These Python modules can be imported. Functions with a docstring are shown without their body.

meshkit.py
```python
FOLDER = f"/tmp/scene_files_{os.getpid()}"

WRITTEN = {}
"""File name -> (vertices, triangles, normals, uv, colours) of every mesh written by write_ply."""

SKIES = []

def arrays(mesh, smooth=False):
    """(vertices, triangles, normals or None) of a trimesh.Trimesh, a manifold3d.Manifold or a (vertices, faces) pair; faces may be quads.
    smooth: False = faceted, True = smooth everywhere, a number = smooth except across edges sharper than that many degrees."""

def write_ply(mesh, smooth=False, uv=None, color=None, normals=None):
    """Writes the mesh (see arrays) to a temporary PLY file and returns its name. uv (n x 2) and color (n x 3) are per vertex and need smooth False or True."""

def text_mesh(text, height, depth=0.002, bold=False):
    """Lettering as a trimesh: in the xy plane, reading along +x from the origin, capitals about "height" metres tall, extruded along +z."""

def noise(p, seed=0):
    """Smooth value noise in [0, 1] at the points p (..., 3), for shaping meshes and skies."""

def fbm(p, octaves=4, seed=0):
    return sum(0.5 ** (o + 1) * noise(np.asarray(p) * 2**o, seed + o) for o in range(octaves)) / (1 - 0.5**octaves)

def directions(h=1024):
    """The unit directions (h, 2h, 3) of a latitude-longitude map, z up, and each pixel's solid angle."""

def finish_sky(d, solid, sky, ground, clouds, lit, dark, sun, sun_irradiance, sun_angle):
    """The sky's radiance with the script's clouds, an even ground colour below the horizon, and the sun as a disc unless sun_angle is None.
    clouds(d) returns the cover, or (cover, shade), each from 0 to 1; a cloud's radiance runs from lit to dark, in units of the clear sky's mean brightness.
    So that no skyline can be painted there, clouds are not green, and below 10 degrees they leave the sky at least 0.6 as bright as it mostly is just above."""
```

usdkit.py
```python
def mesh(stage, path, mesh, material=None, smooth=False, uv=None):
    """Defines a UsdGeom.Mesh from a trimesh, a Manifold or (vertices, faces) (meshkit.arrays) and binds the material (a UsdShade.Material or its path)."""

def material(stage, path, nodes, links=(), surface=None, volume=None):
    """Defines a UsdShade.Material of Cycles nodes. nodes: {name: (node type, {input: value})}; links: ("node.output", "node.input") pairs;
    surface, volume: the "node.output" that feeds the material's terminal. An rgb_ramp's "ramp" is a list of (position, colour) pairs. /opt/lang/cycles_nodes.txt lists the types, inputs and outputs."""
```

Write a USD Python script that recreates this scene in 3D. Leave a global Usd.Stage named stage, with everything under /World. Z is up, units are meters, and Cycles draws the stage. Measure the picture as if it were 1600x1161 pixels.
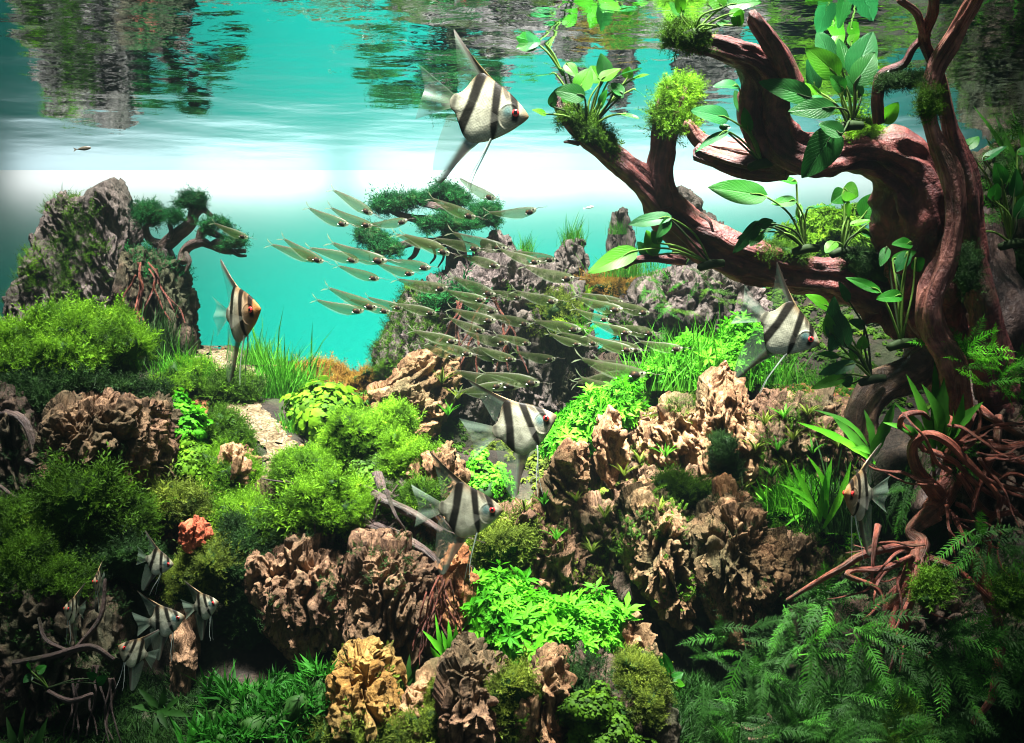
import math, random, numpy as np, trimesh, usdkit, meshkit
from pxr import Usd, UsdGeom, UsdLux, UsdShade, Gf, Sdf, Vt
from scipy.interpolate import RBFInterpolator
from scipy.spatial import cKDTree
from shapely.geometry import Polygon, Point
import shapely
RNG = np.random.default_rng(7)
stage = Usd.Stage.CreateInMemory()
UsdGeom.SetStageUpAxis(stage, UsdGeom.Tokens.z)
UsdGeom.SetStageMetersPerUnit(stage, 1.0)
UsdGeom.Xform.Define(stage, '/World')
# ------------------------------------------------------------------ camera
F = 1931.0                      # focal length in photograph pixels (1600 wide)
CX, CY = 800.0, 580.5
HS = 0.326                      # height of the water surface above the eye
YB = 2.0                        # back pane
cam = UsdGeom.Camera.Define(stage, '/World/camera')
cam.CreateHorizontalApertureAttr(36.0); cam.CreateFocalLengthAttr(36.0 * F / 1600.0)
cam.CreateClippingRangeAttr((0.05, 50.0))
cam.AddRotateXOp().Set(90.0)
cam.CreateExposureAttr(0.0)

def P(px, py, Y):
    return np.array([(px - CX) / F * Y, Y, (CY - py) / F * Y])
def proj(p):
    return CX + p[:, 0] / p[:, 1] * F, CY - p[:, 2] / p[:, 1] * F
def W(n, Y):                    # pixels -> metres at depth Y
    return n * Y / F

# ------------------------------------------------------------------ unseen lamps over the tank and behind the frosted back pane
def rect_light(name, loc, rx, w, h, power, col):
    l = UsdLux.RectLight.Define(stage, '/World/' + name)
    l.CreateWidthAttr(w); l.CreateHeightAttr(h); l.CreateIntensityAttr(power); l.CreateColorAttr(Gf.Vec3f(*col))
    l.AddTranslateOp().Set(Gf.Vec3d(*loc)); l.AddRotateXOp().Set(rx)
    return l
def spot(name, loc, aim, half, power, col=(1.0, 0.97, 0.90)):
    l = UsdLux.SphereLight.Define(stage, '/World/' + name); l.CreateRadiusAttr(0.12); l.CreateIntensityAttr(power); l.CreateColorAttr(Gf.Vec3f(*col))
    sh = UsdLux.ShapingAPI.Apply(l.GetPrim()); sh.CreateShapingConeAngleAttr(half); sh.CreateShapingConeSoftnessAttr(0.6)
    d = np.array(loc, float) - np.array(aim, float); d /= np.linalg.norm(d); x = np.cross([0, 1.0, 0], d); x /= np.linalg.norm(x); y = np.cross(d, x)
    M = np.eye(4); M[:3, 0], M[:3, 1], M[:3, 2], M[:3, 3] = x, y, d, loc
    l.AddTransformOp().Set(Gf.Matrix4d(*M.T.ravel().tolist()))
ZL = HS + 1.5  # lamps out of view above the tank, each aimed to light one region
spot('pendant_lamp_001', (0.05, 0.84, ZL), (0.06, 1.30, -0.28), 12, 3000)
spot('pendant_lamp_002', (-0.40, 1.10, ZL), (-0.38, 1.54, 0.0), 11.5, 2000)
spot('pendant_lamp_003', (0.24, 0.72, ZL), (0.26, 1.38, -0.14), 9, 2150)
spot('pendant_lamp_004', (-0.05, 0.98, ZL), (-0.04, 1.70, 0.03), 12.5, 2450)
spot('pendant_lamp_005', (-0.58, 1.20, ZL), (-0.62, 1.88, 0.15), 8, 1300)  # out of view, placed to light the left pinnacle
spot('pendant_lamp_006', (0.44, 1.35, ZL), (0.46, 1.84, 0.1), 9, 2000)  # out of view, placed to light the far right carpet
spot('pendant_lamp_007', (-0.34, 0.85, ZL), (-0.35, 1.16, -0.2), 6, 800)  # out of view, placed to light the lower left
for i, (x, w, e) in enumerate([(-0.68, 0.26, 4.6), (-0.42, 0.24, 6.2), (-0.07, 0.36, 6.4), (0.28, 0.32, 5.4), (0.57, 0.24, 3.2)]):
    rect_light('backlight_strip_%03d' % (i + 1), (x, YB + 0.05, HS - 0.010), -90, w, 0.03, e, (1.0, 1.0, 1.0))
rect_light('backlight_panel', (0.0, YB + 0.26, -0.08), -90, 1.05, 0.75, 2.5, (0.0, 0.56, 0.40))  # out of view behind the pane, gives it the even teal
ambient = UsdLux.DomeLight.Define(stage, '/World/room_light')
ambient.CreateIntensityAttr(0.065); ambient.CreateColorAttr(Gf.Vec3f(0.70, 0.95, 1.0))  # unseen ambient source, lifts the shaded fronts

# ------------------------------------------------------------------ naming helpers
_used = {}
def fresh(parent, name):
    k = (parent, name); n = _used.get(k, -1) + 1; _used[k] = n
    return '%s/%s' % (parent, name if n == 0 else '%s_%03d' % (name, n))
def tag(prim, label=None, cat=None, group=None, kind=None):
    for k, v in (('label', label), ('category', cat), ('group', group), ('kind', kind)):
        if v: prim.SetCustomDataByKey(k, v)
class Thing:
    def __init__(s, name, label, cat, base=(0, 0, 0), group=None, kind=None, matrix=None):
        s.path = fresh('/World', name); s.x = UsdGeom.Xform.Define(stage, s.path)
        s.base = np.array(base, float)
        if matrix is None: s.x.AddTranslateOp().Set(Gf.Vec3d(*map(float, base)))
        else:
            s.x.AddTransformOp().Set(Gf.Matrix4d(*np.asarray(matrix).T.ravel().tolist())); s.base = np.zeros(3)
        tag(s.x.GetPrim(), label, cat, group, kind)
    def part(s, name, mesh, mat, label=None, kind=None, cd=None, al=None, uv=None, smooth=True, parent=None):
        return put(fresh(parent or s.path, name), mesh, mat, s.base, label=label, kind=kind, cd=cd, al=al, uv=uv, smooth=smooth)
def vf(mesh):
    if isinstance(mesh, (tuple, list)): return np.asarray(mesh[0], float), np.asarray(mesh[1], int)
    return np.asarray(mesh.vertices), np.asarray(mesh.faces)
def put(path, mesh, mat, base=(0, 0, 0), label=None, cat=None, group=None, kind=None, cd=None, al=None, uv=None, smooth=True, move=False):
    v, f = vf(mesh)
    m = usdkit.mesh(stage, path, (v - np.asarray(base), f), MAT[mat], smooth=smooth, uv=uv)
    pv = UsdGeom.PrimvarsAPI(m)
    if cd is not None: pv.CreatePrimvar('Cd', Sdf.ValueTypeNames.Color3fArray, 'vertex').Set(Vt.Vec3fArray.FromNumpy(np.asarray(cd, np.float32)))
    if al is not None: pv.CreatePrimvar('Al', Sdf.ValueTypeNames.FloatArray, 'vertex').Set(Vt.FloatArray.FromNumpy(np.asarray(al, np.float32)))
    if move: m.AddTranslateOp().Set(Gf.Vec3d(*map(float, base)))
    tag(m.GetPrim(), label, cat, group, kind)
    return path
def obj(name, mesh, mat, label, cat, group=None, kind=None, smooth=True, **k):
    v, f = vf(mesh)
    base = (v[:, 0].mean(), v[:, 1].mean(), v[:, 2].min())
    return put(fresh('/World', name), (v, f), mat, base, label, cat, group, kind, smooth=smooth, move=True, **k)
def struct(name, mesh, mat, smooth=True):
    return put(fresh('/World', name), mesh, mat, kind='structure', smooth=smooth)

# ------------------------------------------------------------------ materials
MAT = {}
def mk(name, nodes, links, **k):
    MAT[name] = usdkit.material(stage, '/World/Looks/' + name, nodes, links, **k)
def rock_mat(name, dark, mid, light, rough=0.85, alg=0.7):
    mk(name, {
        'g': ('geometry', {}),
        'mp': ('mapping', {'scale': (1.0, 1.0, 0.45), 'rotation': (0.1, 0.25, 0)}),
        'n1': ('noise_texture', {'scale': 26.0, 'detail': 6.0, 'roughness': 0.62, 'distortion': 0.8}),
        'n2': ('noise_texture', {'scale': 210.0, 'detail': 5.0, 'roughness': 0.7, 'distortion': 0.6}),
        'n3': ('noise_texture', {'scale': 9.0, 'detail': 3.0}),
        'v': ('voronoi_texture', {'scale': 170.0, 'feature': 'f1'}),
        'r': ('rgb_ramp', {'ramp': [(0.28, dark), (0.48, mid), (0.62, light), (0.8, tuple(0.6 * a + 0.4 * b for a, b in zip(light, (0.55, 0.5, 0.42))))]}),
        'r3': ('rgb_ramp', {'ramp': [(0.44, (0, 0, 0)), (0.62, (alg, alg, alg))]}),
        'ad': ('math', {'math_type': 'multiply_add', 'value2': 0.45, 'value3': 0.0}),
        'ad2': ('math', {'math_type': 'multiply_add', 'value2': 0.55}),
        'alg': ('mix', {'mix_type': 'mix', 'color2': (0.026, 0.040, 0.014)}),
        'h': ('math', {'math_type': 'multiply_add', 'value2': 0.5}),
        'b': ('bump', {'strength': 1.0, 'distance': 0.005}),
        'p': ('principled_bsdf', {'roughness': rough, 'specular_ior_level': 0.25})},
        [('g.position', 'mp.vector'), ('mp.vector', 'n1.vector'), ('mp.vector', 'n2.vector'), ('mp.vector', 'v.vector'), ('g.position', 'n3.vector'),
         ('n2.fac', 'ad.value1'), ('n1.fac', 'ad2.value1'), ('ad.value', 'ad2.value3'), ('ad2.value', 'r.fac'),
         ('n3.fac', 'r3.fac'), ('r3.color', 'alg.fac'), ('r.color', 'alg.color1'), ('alg.color', 'p.base_color'),
         ('v.distance', 'h.value1'), ('n2.fac', 'h.value3'), ('h.value', 'b.height'), ('b.normal', 'p.normal')], surface='p.BSDF')
rock_mat('rock_grey', (0.022, 0.017, 0.019), (0.085, 0.065, 0.062), (0.22, 0.17, 0.155), alg=0.3)
rock_mat('rock_tan', (0.034, 0.015, 0.008), (0.145, 0.072, 0.033), (0.40, 0.245, 0.125), alg=0.7)
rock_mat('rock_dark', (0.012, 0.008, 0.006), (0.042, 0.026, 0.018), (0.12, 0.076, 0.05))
rock_mat('rock_brown', (0.020, 0.010, 0.006), (0.085, 0.044, 0.024), (0.27, 0.155, 0.086), alg=0.4)
rock_mat('rock_orange', (0.06, 0.018, 0.007), (0.26, 0.095, 0.035), (0.50, 0.26, 0.12))
rock_mat('rock_yellow', (0.05, 0.022, 0.006), (0.21, 0.108, 0.022), (0.44, 0.27, 0.08), alg=0.5)
rock_mat('rock_red', (0.16, 0.028, 0.014), (0.45, 0.10, 0.045), (0.65, 0.24, 0.13), alg=0.1)
rock_mat('soil', (0.005, 0.004, 0.003), (0.014, 0.010, 0.007), (0.042, 0.028, 0.018))
def wood_mat(name, dark, mid, light):
    mk(name, {
        'g': ('geometry', {}), 'at': ('attribute', {'attribute': 'st'}),
        'mp': ('mapping', {'scale': (2.4, 5.0, 1.0)}),
        'n1': ('noise_texture', {'scale': 1.0, 'detail': 7.0, 'roughness': 0.62, 'distortion': 1.6}),
        'n2': ('noise_texture', {'scale': 30.0, 'detail': 6.0, 'roughness': 0.66, 'distortion': 0.9}),
        'n3': ('noise_texture', {'scale': 260.0, 'detail': 3.0}),
        'ad': ('math', {'math_type': 'multiply_add', 'value2': 0.5}), 'ml': ('math', {'math_type': 'multiply', 'value2': 0.5}),
        'h': ('math', {'math_type': 'multiply_add', 'value2': 0.3}), 'h2': ('math', {'math_type': 'multiply_add', 'value2': 0.9}),
        'n4': ('noise_texture', {'scale': 17.0, 'detail': 6.0, 'roughness': 0.7}), 'r4': ('rgb_ramp', {'ramp': [(0.52, (0, 0, 0)), (0.66, (0.75, 0.75, 0.75))]}), 'alg': ('mix', {'mix_type': 'mix', 'color2': (0.022, 0.026, 0.008)}),
        'r': ('rgb_ramp', {'ramp': [(0.30, dark), (0.47, mid), (0.62, light), (0.74, tuple(min(.6, 1.7 * c + .03) for c in light))]}),
        'b': ('bump', {'strength': 0.9, 'distance': 0.005}),
        'p': ('principled_bsdf', {'roughness': 0.55, 'specular_ior_level': 0.35})},
        [('at.vector', 'mp.vector'), ('mp.vector', 'n1.vector'), ('g.position', 'n2.vector'), ('g.position', 'n3.vector'),
         ('n2.fac', 'ml.value1'), ('n1.fac', 'ad.value1'), ('ml.value', 'ad.value3'), ('ad.value', 'r.fac'), ('g.position', 'n4.vector'), ('n4.fac', 'r4.fac'), ('r4.color', 'alg.fac'), ('r.color', 'alg.color1'), ('alg.color', 'p.base_color'),
         ('n3.fac', 'h.value1'), ('n1.fac', 'h.value3'), ('n2.fac', 'h2.value1'), ('h.value', 'h2.value3'), ('h2.value', 'b.height'), ('b.normal', 'p.normal')], surface='p.BSDF')
wood_mat('wood_red', (0.010, 0.004, 0.005), (0.050, 0.012, 0.012), (0.17, 0.046, 0.038))
wood_mat('wood_light', (0.02, 0.008, 0.008), (0.10, 0.030, 0.025), (0.30, 0.12, 0.088))
wood_mat('wood_root', (0.028, 0.006, 0.005), (0.115, 0.024, 0.014), (0.32, 0.092, 0.05))
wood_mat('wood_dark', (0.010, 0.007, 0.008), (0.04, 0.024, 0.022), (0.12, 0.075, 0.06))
wood_mat('wood_tan', (0.014, 0.008, 0.006), (0.062, 0.033, 0.021), (0.24, 0.14, 0.085))

def foliage_mat(name, c0, c1, c2, trans=0.38, rough=0.62, scale=34.0):
    mk(name, {
        'g': ('geometry', {}), 'n': ('noise_texture', {'scale': scale, 'detail': 3.0}),
        'oi': ('object_info', {}), 'ia': ('math', {'math_type': 'multiply_add', 'value2': 0.45}), 'ib': ('math', {'math_type': 'multiply', 'value2': 0.55}),
        'a': ('math', {'math_type': 'multiply_add', 'value2': 0.55}), 'm': ('math', {'math_type': 'multiply', 'value2': 0.9}),
        's': ('math', {'math_type': 'subtract', 'value2': 0.29}),
        'r': ('rgb_ramp', {'ramp': [(0.1, c0), (0.5, c1), (0.9, c2)]}),
        'p': ('principled_bsdf', {'roughness': rough, 'specular_ior_level': 0.10}), 't': ('translucent_bsdf', {}),
        'x': ('mix_closure', {'fac': trans})},
        [('g.position', 'n.vector'), ('n.fac', 'm.value1'), ('m.value', 's.value1'), ('g.random_per_island', 'ia.value1'), ('oi.random', 'ib.value1'), ('ib.value', 'ia.value3'), ('ia.value', 'a.value1'), ('s.value', 'a.value3'), ('a.value', 'r.fac'),
         ('r.color', 'p.base_color'), ('r.color', 't.color'), ('p.BSDF', 'x.closure1'), ('t.BSDF', 'x.closure2')], surface='x.closure')
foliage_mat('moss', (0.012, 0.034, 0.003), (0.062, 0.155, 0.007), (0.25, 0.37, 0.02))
foliage_mat('moss_dark', (0.006, 0.018, 0.005), (0.020, 0.060, 0.010), (0.07, 0.15, 0.02))  # dark moss; shade on unlit moss is also put into this colour
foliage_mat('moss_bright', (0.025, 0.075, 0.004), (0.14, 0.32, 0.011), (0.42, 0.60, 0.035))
foliage_mat('moss_yellow', (0.03, 0.05, 0.007), (0.14, 0.20, 0.02), (0.40, 0.43, 0.06))
foliage_mat('moss_teal_haze', (0.005, 0.04, 0.014), (0.018, 0.15, 0.032), (0.08, 0.34, 0.05))  # teal light and haze over the far moss are put into this colour
foliage_mat('moss_orange', (0.14, 0.06, 0.012), (0.32, 0.20, 0.03), (0.46, 0.36, 0.06))
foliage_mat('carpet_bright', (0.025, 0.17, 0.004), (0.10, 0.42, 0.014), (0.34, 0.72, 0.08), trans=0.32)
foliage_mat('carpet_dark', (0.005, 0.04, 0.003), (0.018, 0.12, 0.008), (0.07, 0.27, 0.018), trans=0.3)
foliage_mat('leaf_red', (0.14, 0.022, 0.012), (0.16, 0.11, 0.025), (0.14, 0.24, 0.03), trans=0.3)
foliage_mat('fern', (0.012, 0.06, 0.004), (0.035, 0.16, 0.010), (0.11, 0.34, 0.025), trans=0.3)
foliage_mat('fern_bright', (0.04, 0.24, 0.008), (0.12, 0.46, 0.018), (0.26, 0.64, 0.04), trans=0.4)
foliage_mat('fern_deep', (0.004, 0.020, 0.002), (0.014, 0.058, 0.006), (0.055, 0.15, 0.014), trans=0.25)  # shade on the dim lower right ferns is put into this colour
foliage_mat('grass', (0.02, 0.11, 0.006), (0.07, 0.28, 0.014), (0.20, 0.48, 0.03))
foliage_mat('stem', (0.06, 0.12, 0.02), (0.12, 0.22, 0.04), (0.20, 0.33, 0.06))
foliage_mat('stem_dark', (0.02, 0.035, 0.015), (0.04, 0.07, 0.025), (0.07, 0.12, 0.035))
foliage_mat('mat_green', (0.006, 0.022, 0.004), (0.015, 0.05, 0.007), (0.03, 0.08, 0.012), trans=0.0, scale=60)

def leaf_mat(name, c0, c1, vein, trans):
    mk(name, {
        'at': ('attribute', {'attribute': 'st'}), 'sp': ('separate_xyz', {}), 'ab': ('math', {'math_type': 'absolute'}),
        'k': ('math', {'math_type': 'multiply_add', 'value2': -0.42}), 'k2': ('math', {'math_type': 'multiply', 'value2': 62.0}), 'si': ('math', {'math_type': 'sine'}),
        'pw': ('map_range', {'from_min': 0.80, 'from_max': 1.0, 'to_min': 0.0, 'to_max': 1.0, 'clamp': True}),
        'mid': ('map_range', {'from_min': 0.0, 'from_max': 0.07, 'to_min': 1.0, 'to_max': 0.0, 'clamp': True}),
        'mx': ('math', {'math_type': 'maximum'}), 'mv': ('math', {'math_type': 'multiply', 'value2': 0.28}),
        'g': ('geometry', {}), 'n': ('noise_texture', {'scale': 35.0, 'detail': 4.0}),
        'r': ('rgb_ramp', {'ramp': [(0.3, c0), (0.7, c1)]}),
        'c': ('mix', {'mix_type': 'mix', 'color2': vein}),
        'b': ('bump', {'strength': 0.35, 'distance': 0.002, 'invert': True}),
        'p': ('principled_bsdf', {'roughness': 0.42, 'specular_ior_level': 0.16}), 't': ('translucent_bsdf', {}), 'x': ('mix_closure', {'fac': trans})},
        [('at.vector', 'sp.vector'), ('sp.y', 'ab.value1'), ('ab.value', 'k.value1'), ('sp.x', 'k.value3'), ('k.value', 'k2.value1'), ('k2.value', 'si.value1'), ('si.value', 'pw.value'),
         ('ab.value', 'mid.value'), ('mid.result', 'mx.value1'), ('pw.result', 'mx.value2'), ('mx.value', 'mv.value1'), ('mv.value', 'c.fac'),
         ('g.position', 'n.vector'), ('n.fac', 'r.fac'), ('r.color', 'c.color1'), ('c.color', 'p.base_color'), ('c.color', 't.color'),
         ('mx.value', 'b.height'), ('b.normal', 'p.normal'), ('p.BSDF', 'x.closure1'), ('t.BSDF', 'x.closure2')], surface='x.closure')
leaf_mat('leaf_green', (0.006, 0.068, 0.004), (0.016, 0.125, 0.008), (0.06, 0.24, 0.035), 0.38)
leaf_mat('leaf_bright', (0.020, 0.13, 0.003), (0.05, 0.21, 0.006), (0.10, 0.28, 0.02), 0.5)
leaf_mat('leaf_deep', (0.004, 0.038, 0.005), (0.010, 0.075, 0.010), (0.03, 0.17, 0.035), 0.22)
leaf_mat('leaf_teal_lit', (0.004, 0.050, 0.010), (0.011, 0.095, 0.022), (0.03, 0.15, 0.045), 0.3)  # teal light falling on the leaves is put into this colour
mk('sand', {'g': ('geometry', {}), 'n': ('noise_texture', {'scale': 300.0, 'detail': 4.0}), 'n2': ('noise_texture', {'scale': 48.0, 'detail': 5.0, 'roughness': 0.7}), 'r2': ('rgb_ramp', {'ramp': [(0.35, (0.42, 0.36, 0.28)), (0.5, (0.85, 0.8, 0.72)), (0.62, (1, 1, 0.97))]}), 'mu': ('mix', {'mix_type': 'multiply', 'fac': 1.0}),
            'r': ('rgb_ramp', {'ramp': [(0.3, (0.05, 0.036, 0.022)), (0.5, (0.13, 0.105, 0.068)), (0.72, (0.24, 0.205, 0.145))]}),
            'b': ('bump', {'strength': 0.9, 'distance': 0.004}), 'p': ('principled_bsdf', {'roughness': 0.9, 'specular_ior_level': 0.1})},
   [('g.position', 'n.vector'), ('n.fac', 'r.fac'), ('g.position', 'n2.vector'), ('n2.fac', 'r2.fac'), ('r.color', 'mu.color1'), ('r2.color', 'mu.color2'), ('mu.color', 'p.base_color'), ('n.fac', 'b.height'), ('b.normal', 'p.normal')], surface='p.BSDF')
mk('gravel', {'g': ('geometry', {}), 'r': ('rgb_ramp', {'ramp': [(0.0, (0.20, 0.06, 0.02)), (0.5, (0.45, 0.18, 0.06)), (1.0, (0.62, 0.38, 0.16))]}), 'p': ('principled_bsdf', {'roughness': 0.8})},
   [('g.random_per_island', 'r.fac'), ('r.color', 'p.base_color')], surface='p.BSDF')
# frosted pane at the back, lit from behind
mk('frosted_pane', {'t': ('translucent_bsdf', {'color': (0.85, 0.85, 0.85)})}, [], surface='t.BSDF')
mk('dark_pane', {'p': ('principled_bsdf', {'base_color': (0.01, 0.03, 0.028), 'roughness': 0.25})}, [], surface='p.BSDF')
# water surface: total reflection from below past the critical angle, light passes within it
mk('water_surface', {'f': ('fresnel', {'IOR': 1.333}), 'g': ('geometry', {}), 'mp': ('mapping', {'scale': (1.0, 1.6, 1.0)}),
                     'n': ('noise_texture', {'scale': 30.0, 'detail': 3.0, 'roughness': 0.5, 'distortion': 0.6}), 'b': ('bump', {'strength': 0.045, 'distance': 0.01}),
                     't': ('transparent_bsdf', {'color': (0.97, 0.99, 0.98)}), 's': ('glossy_bsdf', {'color': (0.72, 0.90, 0.97), 'roughness': 0.0}), 'x': ('mix_closure', {})},
   [('g.position', 'mp.vector'), ('mp.vector', 'n.vector'), ('n.fac', 'b.height'), ('b.normal', 's.normal'), ('f.fac', 'x.fac'), ('t.BSDF', 'x.closure1'), ('s.BSDF', 'x.closure2')], surface='x.closure')
# fish
mk('fish_skin', {'a': ('attribute', {'attribute': 'Cd'}), 'tc': ('texture_coordinate', {}), 'v': ('voronoi_texture', {'scale': 520.0}), 'b': ('bump', {'strength': 0.15, 'distance': 0.0006}),
                 'n': ('noise_texture', {'scale': 160.0, 'detail': 3.0}), 'm': ('map_range', {'from_min': 0.3, 'from_max': 0.7, 'to_min': 0.75, 'to_max': 1.2}), 'vm': ('vector_math', {'math_type': 'scale'}),
                 'p': ('principled_bsdf', {'roughness': 0.45, 'specular_ior_level': 0.07, 'metallic': 0.0})},
   [('a.color', 'vm.vector1'), ('tc.object', 'v.vector'), ('tc.object', 'n.vector'), ('n.fac', 'm.value'), ('m.result', 'vm.scale'), ('vm.vector', 'p.base_color'), ('v.distance', 'b.height'), ('b.normal', 'p.normal')], surface='p.BSDF')
mk('fish_fin', {'a': ('attribute', {'attribute': 'Cd'}), 'al': ('attribute', {'attribute': 'Al'}), 'p': ('principled_bsdf', {'roughness': 0.4}), 'tl': ('translucent_bsdf', {}), 'x1': ('mix_closure', {'fac': 0.4}),
                't': ('transparent_bsdf', {}), 'x': ('mix_closure', {})},
   [('a.color', 'p.base_color'), ('a.color', 'tl.color'), ('p.BSDF', 'x1.closure1'), ('tl.BSDF', 'x1.closure2'), ('al.fac', 'x.fac'), ('t.BSDF', 'x.closure1'), ('x1.closure', 'x.closure2')], surface='x.closure')
def plain(name, c, rough=0.4, **k):
    mk(name, {'p': ('principled_bsdf', {'base_color': c, 'roughness': rough, **k})}, [], surface='p.BSDF')
plain('eye_red', (0.62, 0.03, 0.03), 0.12); plain('eye_black', (0.004, 0.004, 0.005), 0.08)
plain('fish_dark', (0.06, 0.05, 0.035), 0.4)

# ------------------------------------------------------------------ mesh helpers
noise, fbm = meshkit.noise, meshkit.fbm
def sstep(a, b, x):
    t = np.clip((x - a) / (b - a), 0, 1); return t * t * (3 - 2 * t)
_ico = {}
def ico(n):
    if n not in _ico:
        m = trimesh.creation.icosphere(n); _ico[n] = (np.array(m.vertices), np.array(m.faces))
    return _ico[n]
def vnorm(v, f):
    n = np.zeros_like(v); c = np.cross(v[f[:, 1]] - v[f[:, 0]], v[f[:, 2]] - v[f[:, 0]])
    for k in range(3): np.add.at(n, f[:, k], c)
    return n / np.maximum(np.linalg.norm(n, axis=1, keepdims=True), 1e-12)
def lump_base(poly, Y, T, sub, sq=0.75, irr=0.0, seed=0):
    """A closed body whose front outline is poly (photograph pixels), standing at depth Y, T metres half thick."""
    pg = Polygon(poly).buffer(0)
    c = pg.representative_point() if not pg.contains(pg.centroid) else pg.centroid
    q = np.array(pg.exterior.segmentize(3.0).coords)[:-1] - [c.x, c.y]
    th, r = np.arctan2(-q[:, 1], q[:, 0]), np.hypot(q[:, 0], q[:, 1])
    o = np.argsort(th); th, r = th[o], r[o]
    u, f = ico(sub)
    a = np.arctan2(u[:, 2], u[:, 0]); rho = np.hypot(u[:, 0], u[:, 2])
    R = np.interp(a, th, r, period=2 * np.pi) * rho ** 0.85
    if irr: R = R * (1 + irr * 2 * (fbm(np.stack([np.cos(a) * 2.2, np.sin(a) * 2.2, u[:, 1] * .8], 1) + seed * 2.3, 3, seed) - .5))
    uy = np.sign(u[:, 1]) * np.abs(u[:, 1]) ** sq
    v = np.stack([(c.x + R * np.cos(a) - CX) / F * Y, Y + T * uy, (CY - c.y + R * np.sin(a)) / F * Y], 1)
    return v, f
def cells(p, size, seed):
    """broken plates: per-point random height of its cell and the distance to the cell's edge"""
    g = np.random.default_rng(seed + 900); lo, hi = p.min(0) - .01, p.max(0) + .01; n = int(np.clip(np.prod((hi - lo) / size), 30, 2500))
    q = g.uniform(lo, hi, (n, 3)); t = cKDTree(q / size); d, k = t.query(p / size, 2)
    return g.uniform(-1, 1, n)[k[:, 0]], np.clip((d[:, 1] - d[:, 0]) / .35, 0, 1)
def rock_mesh(poly, Y, T, seed=0, sub=5, tilt=0.0, amp=1.0, pits=1.0, sq=0.55):
    v, f = lump_base(poly, Y, T, sub, sq)
    n = vnorm(v, f)
    ct, st = math.cos(tilt), math.sin(tilt)
    p = v + seed * 3.17
    p = p + 0.016 * (np.stack([fbm(p * 24, 2, seed + k) for k in range(3)], 1) - 0.5)
    p = np.stack([p[:, 0] * ct - p[:, 2] * st, p[:, 1], p[:, 0] * st + p[:, 2] * ct], 1)
    h1, e1 = cells(p, np.array([.022, .024, .085]), seed); h2, e2 = cells(p, np.array([.009, .010, .028]), seed + 1)
    big = fbm(p * [14, 14, 9], 3, seed + 3) - 0.5
    rid = (1 - np.abs(2 * fbm(p * [85, 85, 17], 3, seed + 5) - 1)) ** 2
    fis = 1 - sstep(0.0, 0.13, np.abs(2 * fbm(p * [46, 46, 9], 3, seed + 14) - 1)); fis2 = 1 - sstep(0.0, 0.16, np.abs(2 * fbm(p * [120, 120, 34], 2, seed + 17) - 1))
    pit = sstep(0.58, 0.74, noise(p * [85, 85, 32], seed + 11))
    d = amp * (0.034 * big + 0.010 * (rid - 0.6) + 0.010 * h1 + 0.006 * h2 - 0.020 * fis - 0.006 * fis2 + 0.006 * (fbm(p * 230, 2, seed + 20) - .5) - pits * 0.010 * pit)
    rim = np.abs(n[:, 1:2])                       # relief goes into the face; the outline only breaks in steps
    return v + n * d[:, None] * (.38 + .62 * rim) + np.stack([.004 * h2, 0 * h1, .009 * h1 * amp], 1) * (1 - rim), f
def mound_mesh(poly, Y, T, seed=0, sub=4, amp=1.0):
    v, f = lump_base(poly, Y, T, sub, 0.9, 0.6, seed)
    n = vnorm(v, f)
    d = amp * (0.062 * (fbm(v * 17 + seed, 3, seed) - 0.5) + 0.034 * (fbm(v * 55 + seed, 2, seed + 4) - 0.5) - 0.004)
    return v + n * d[:, None], f
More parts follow.
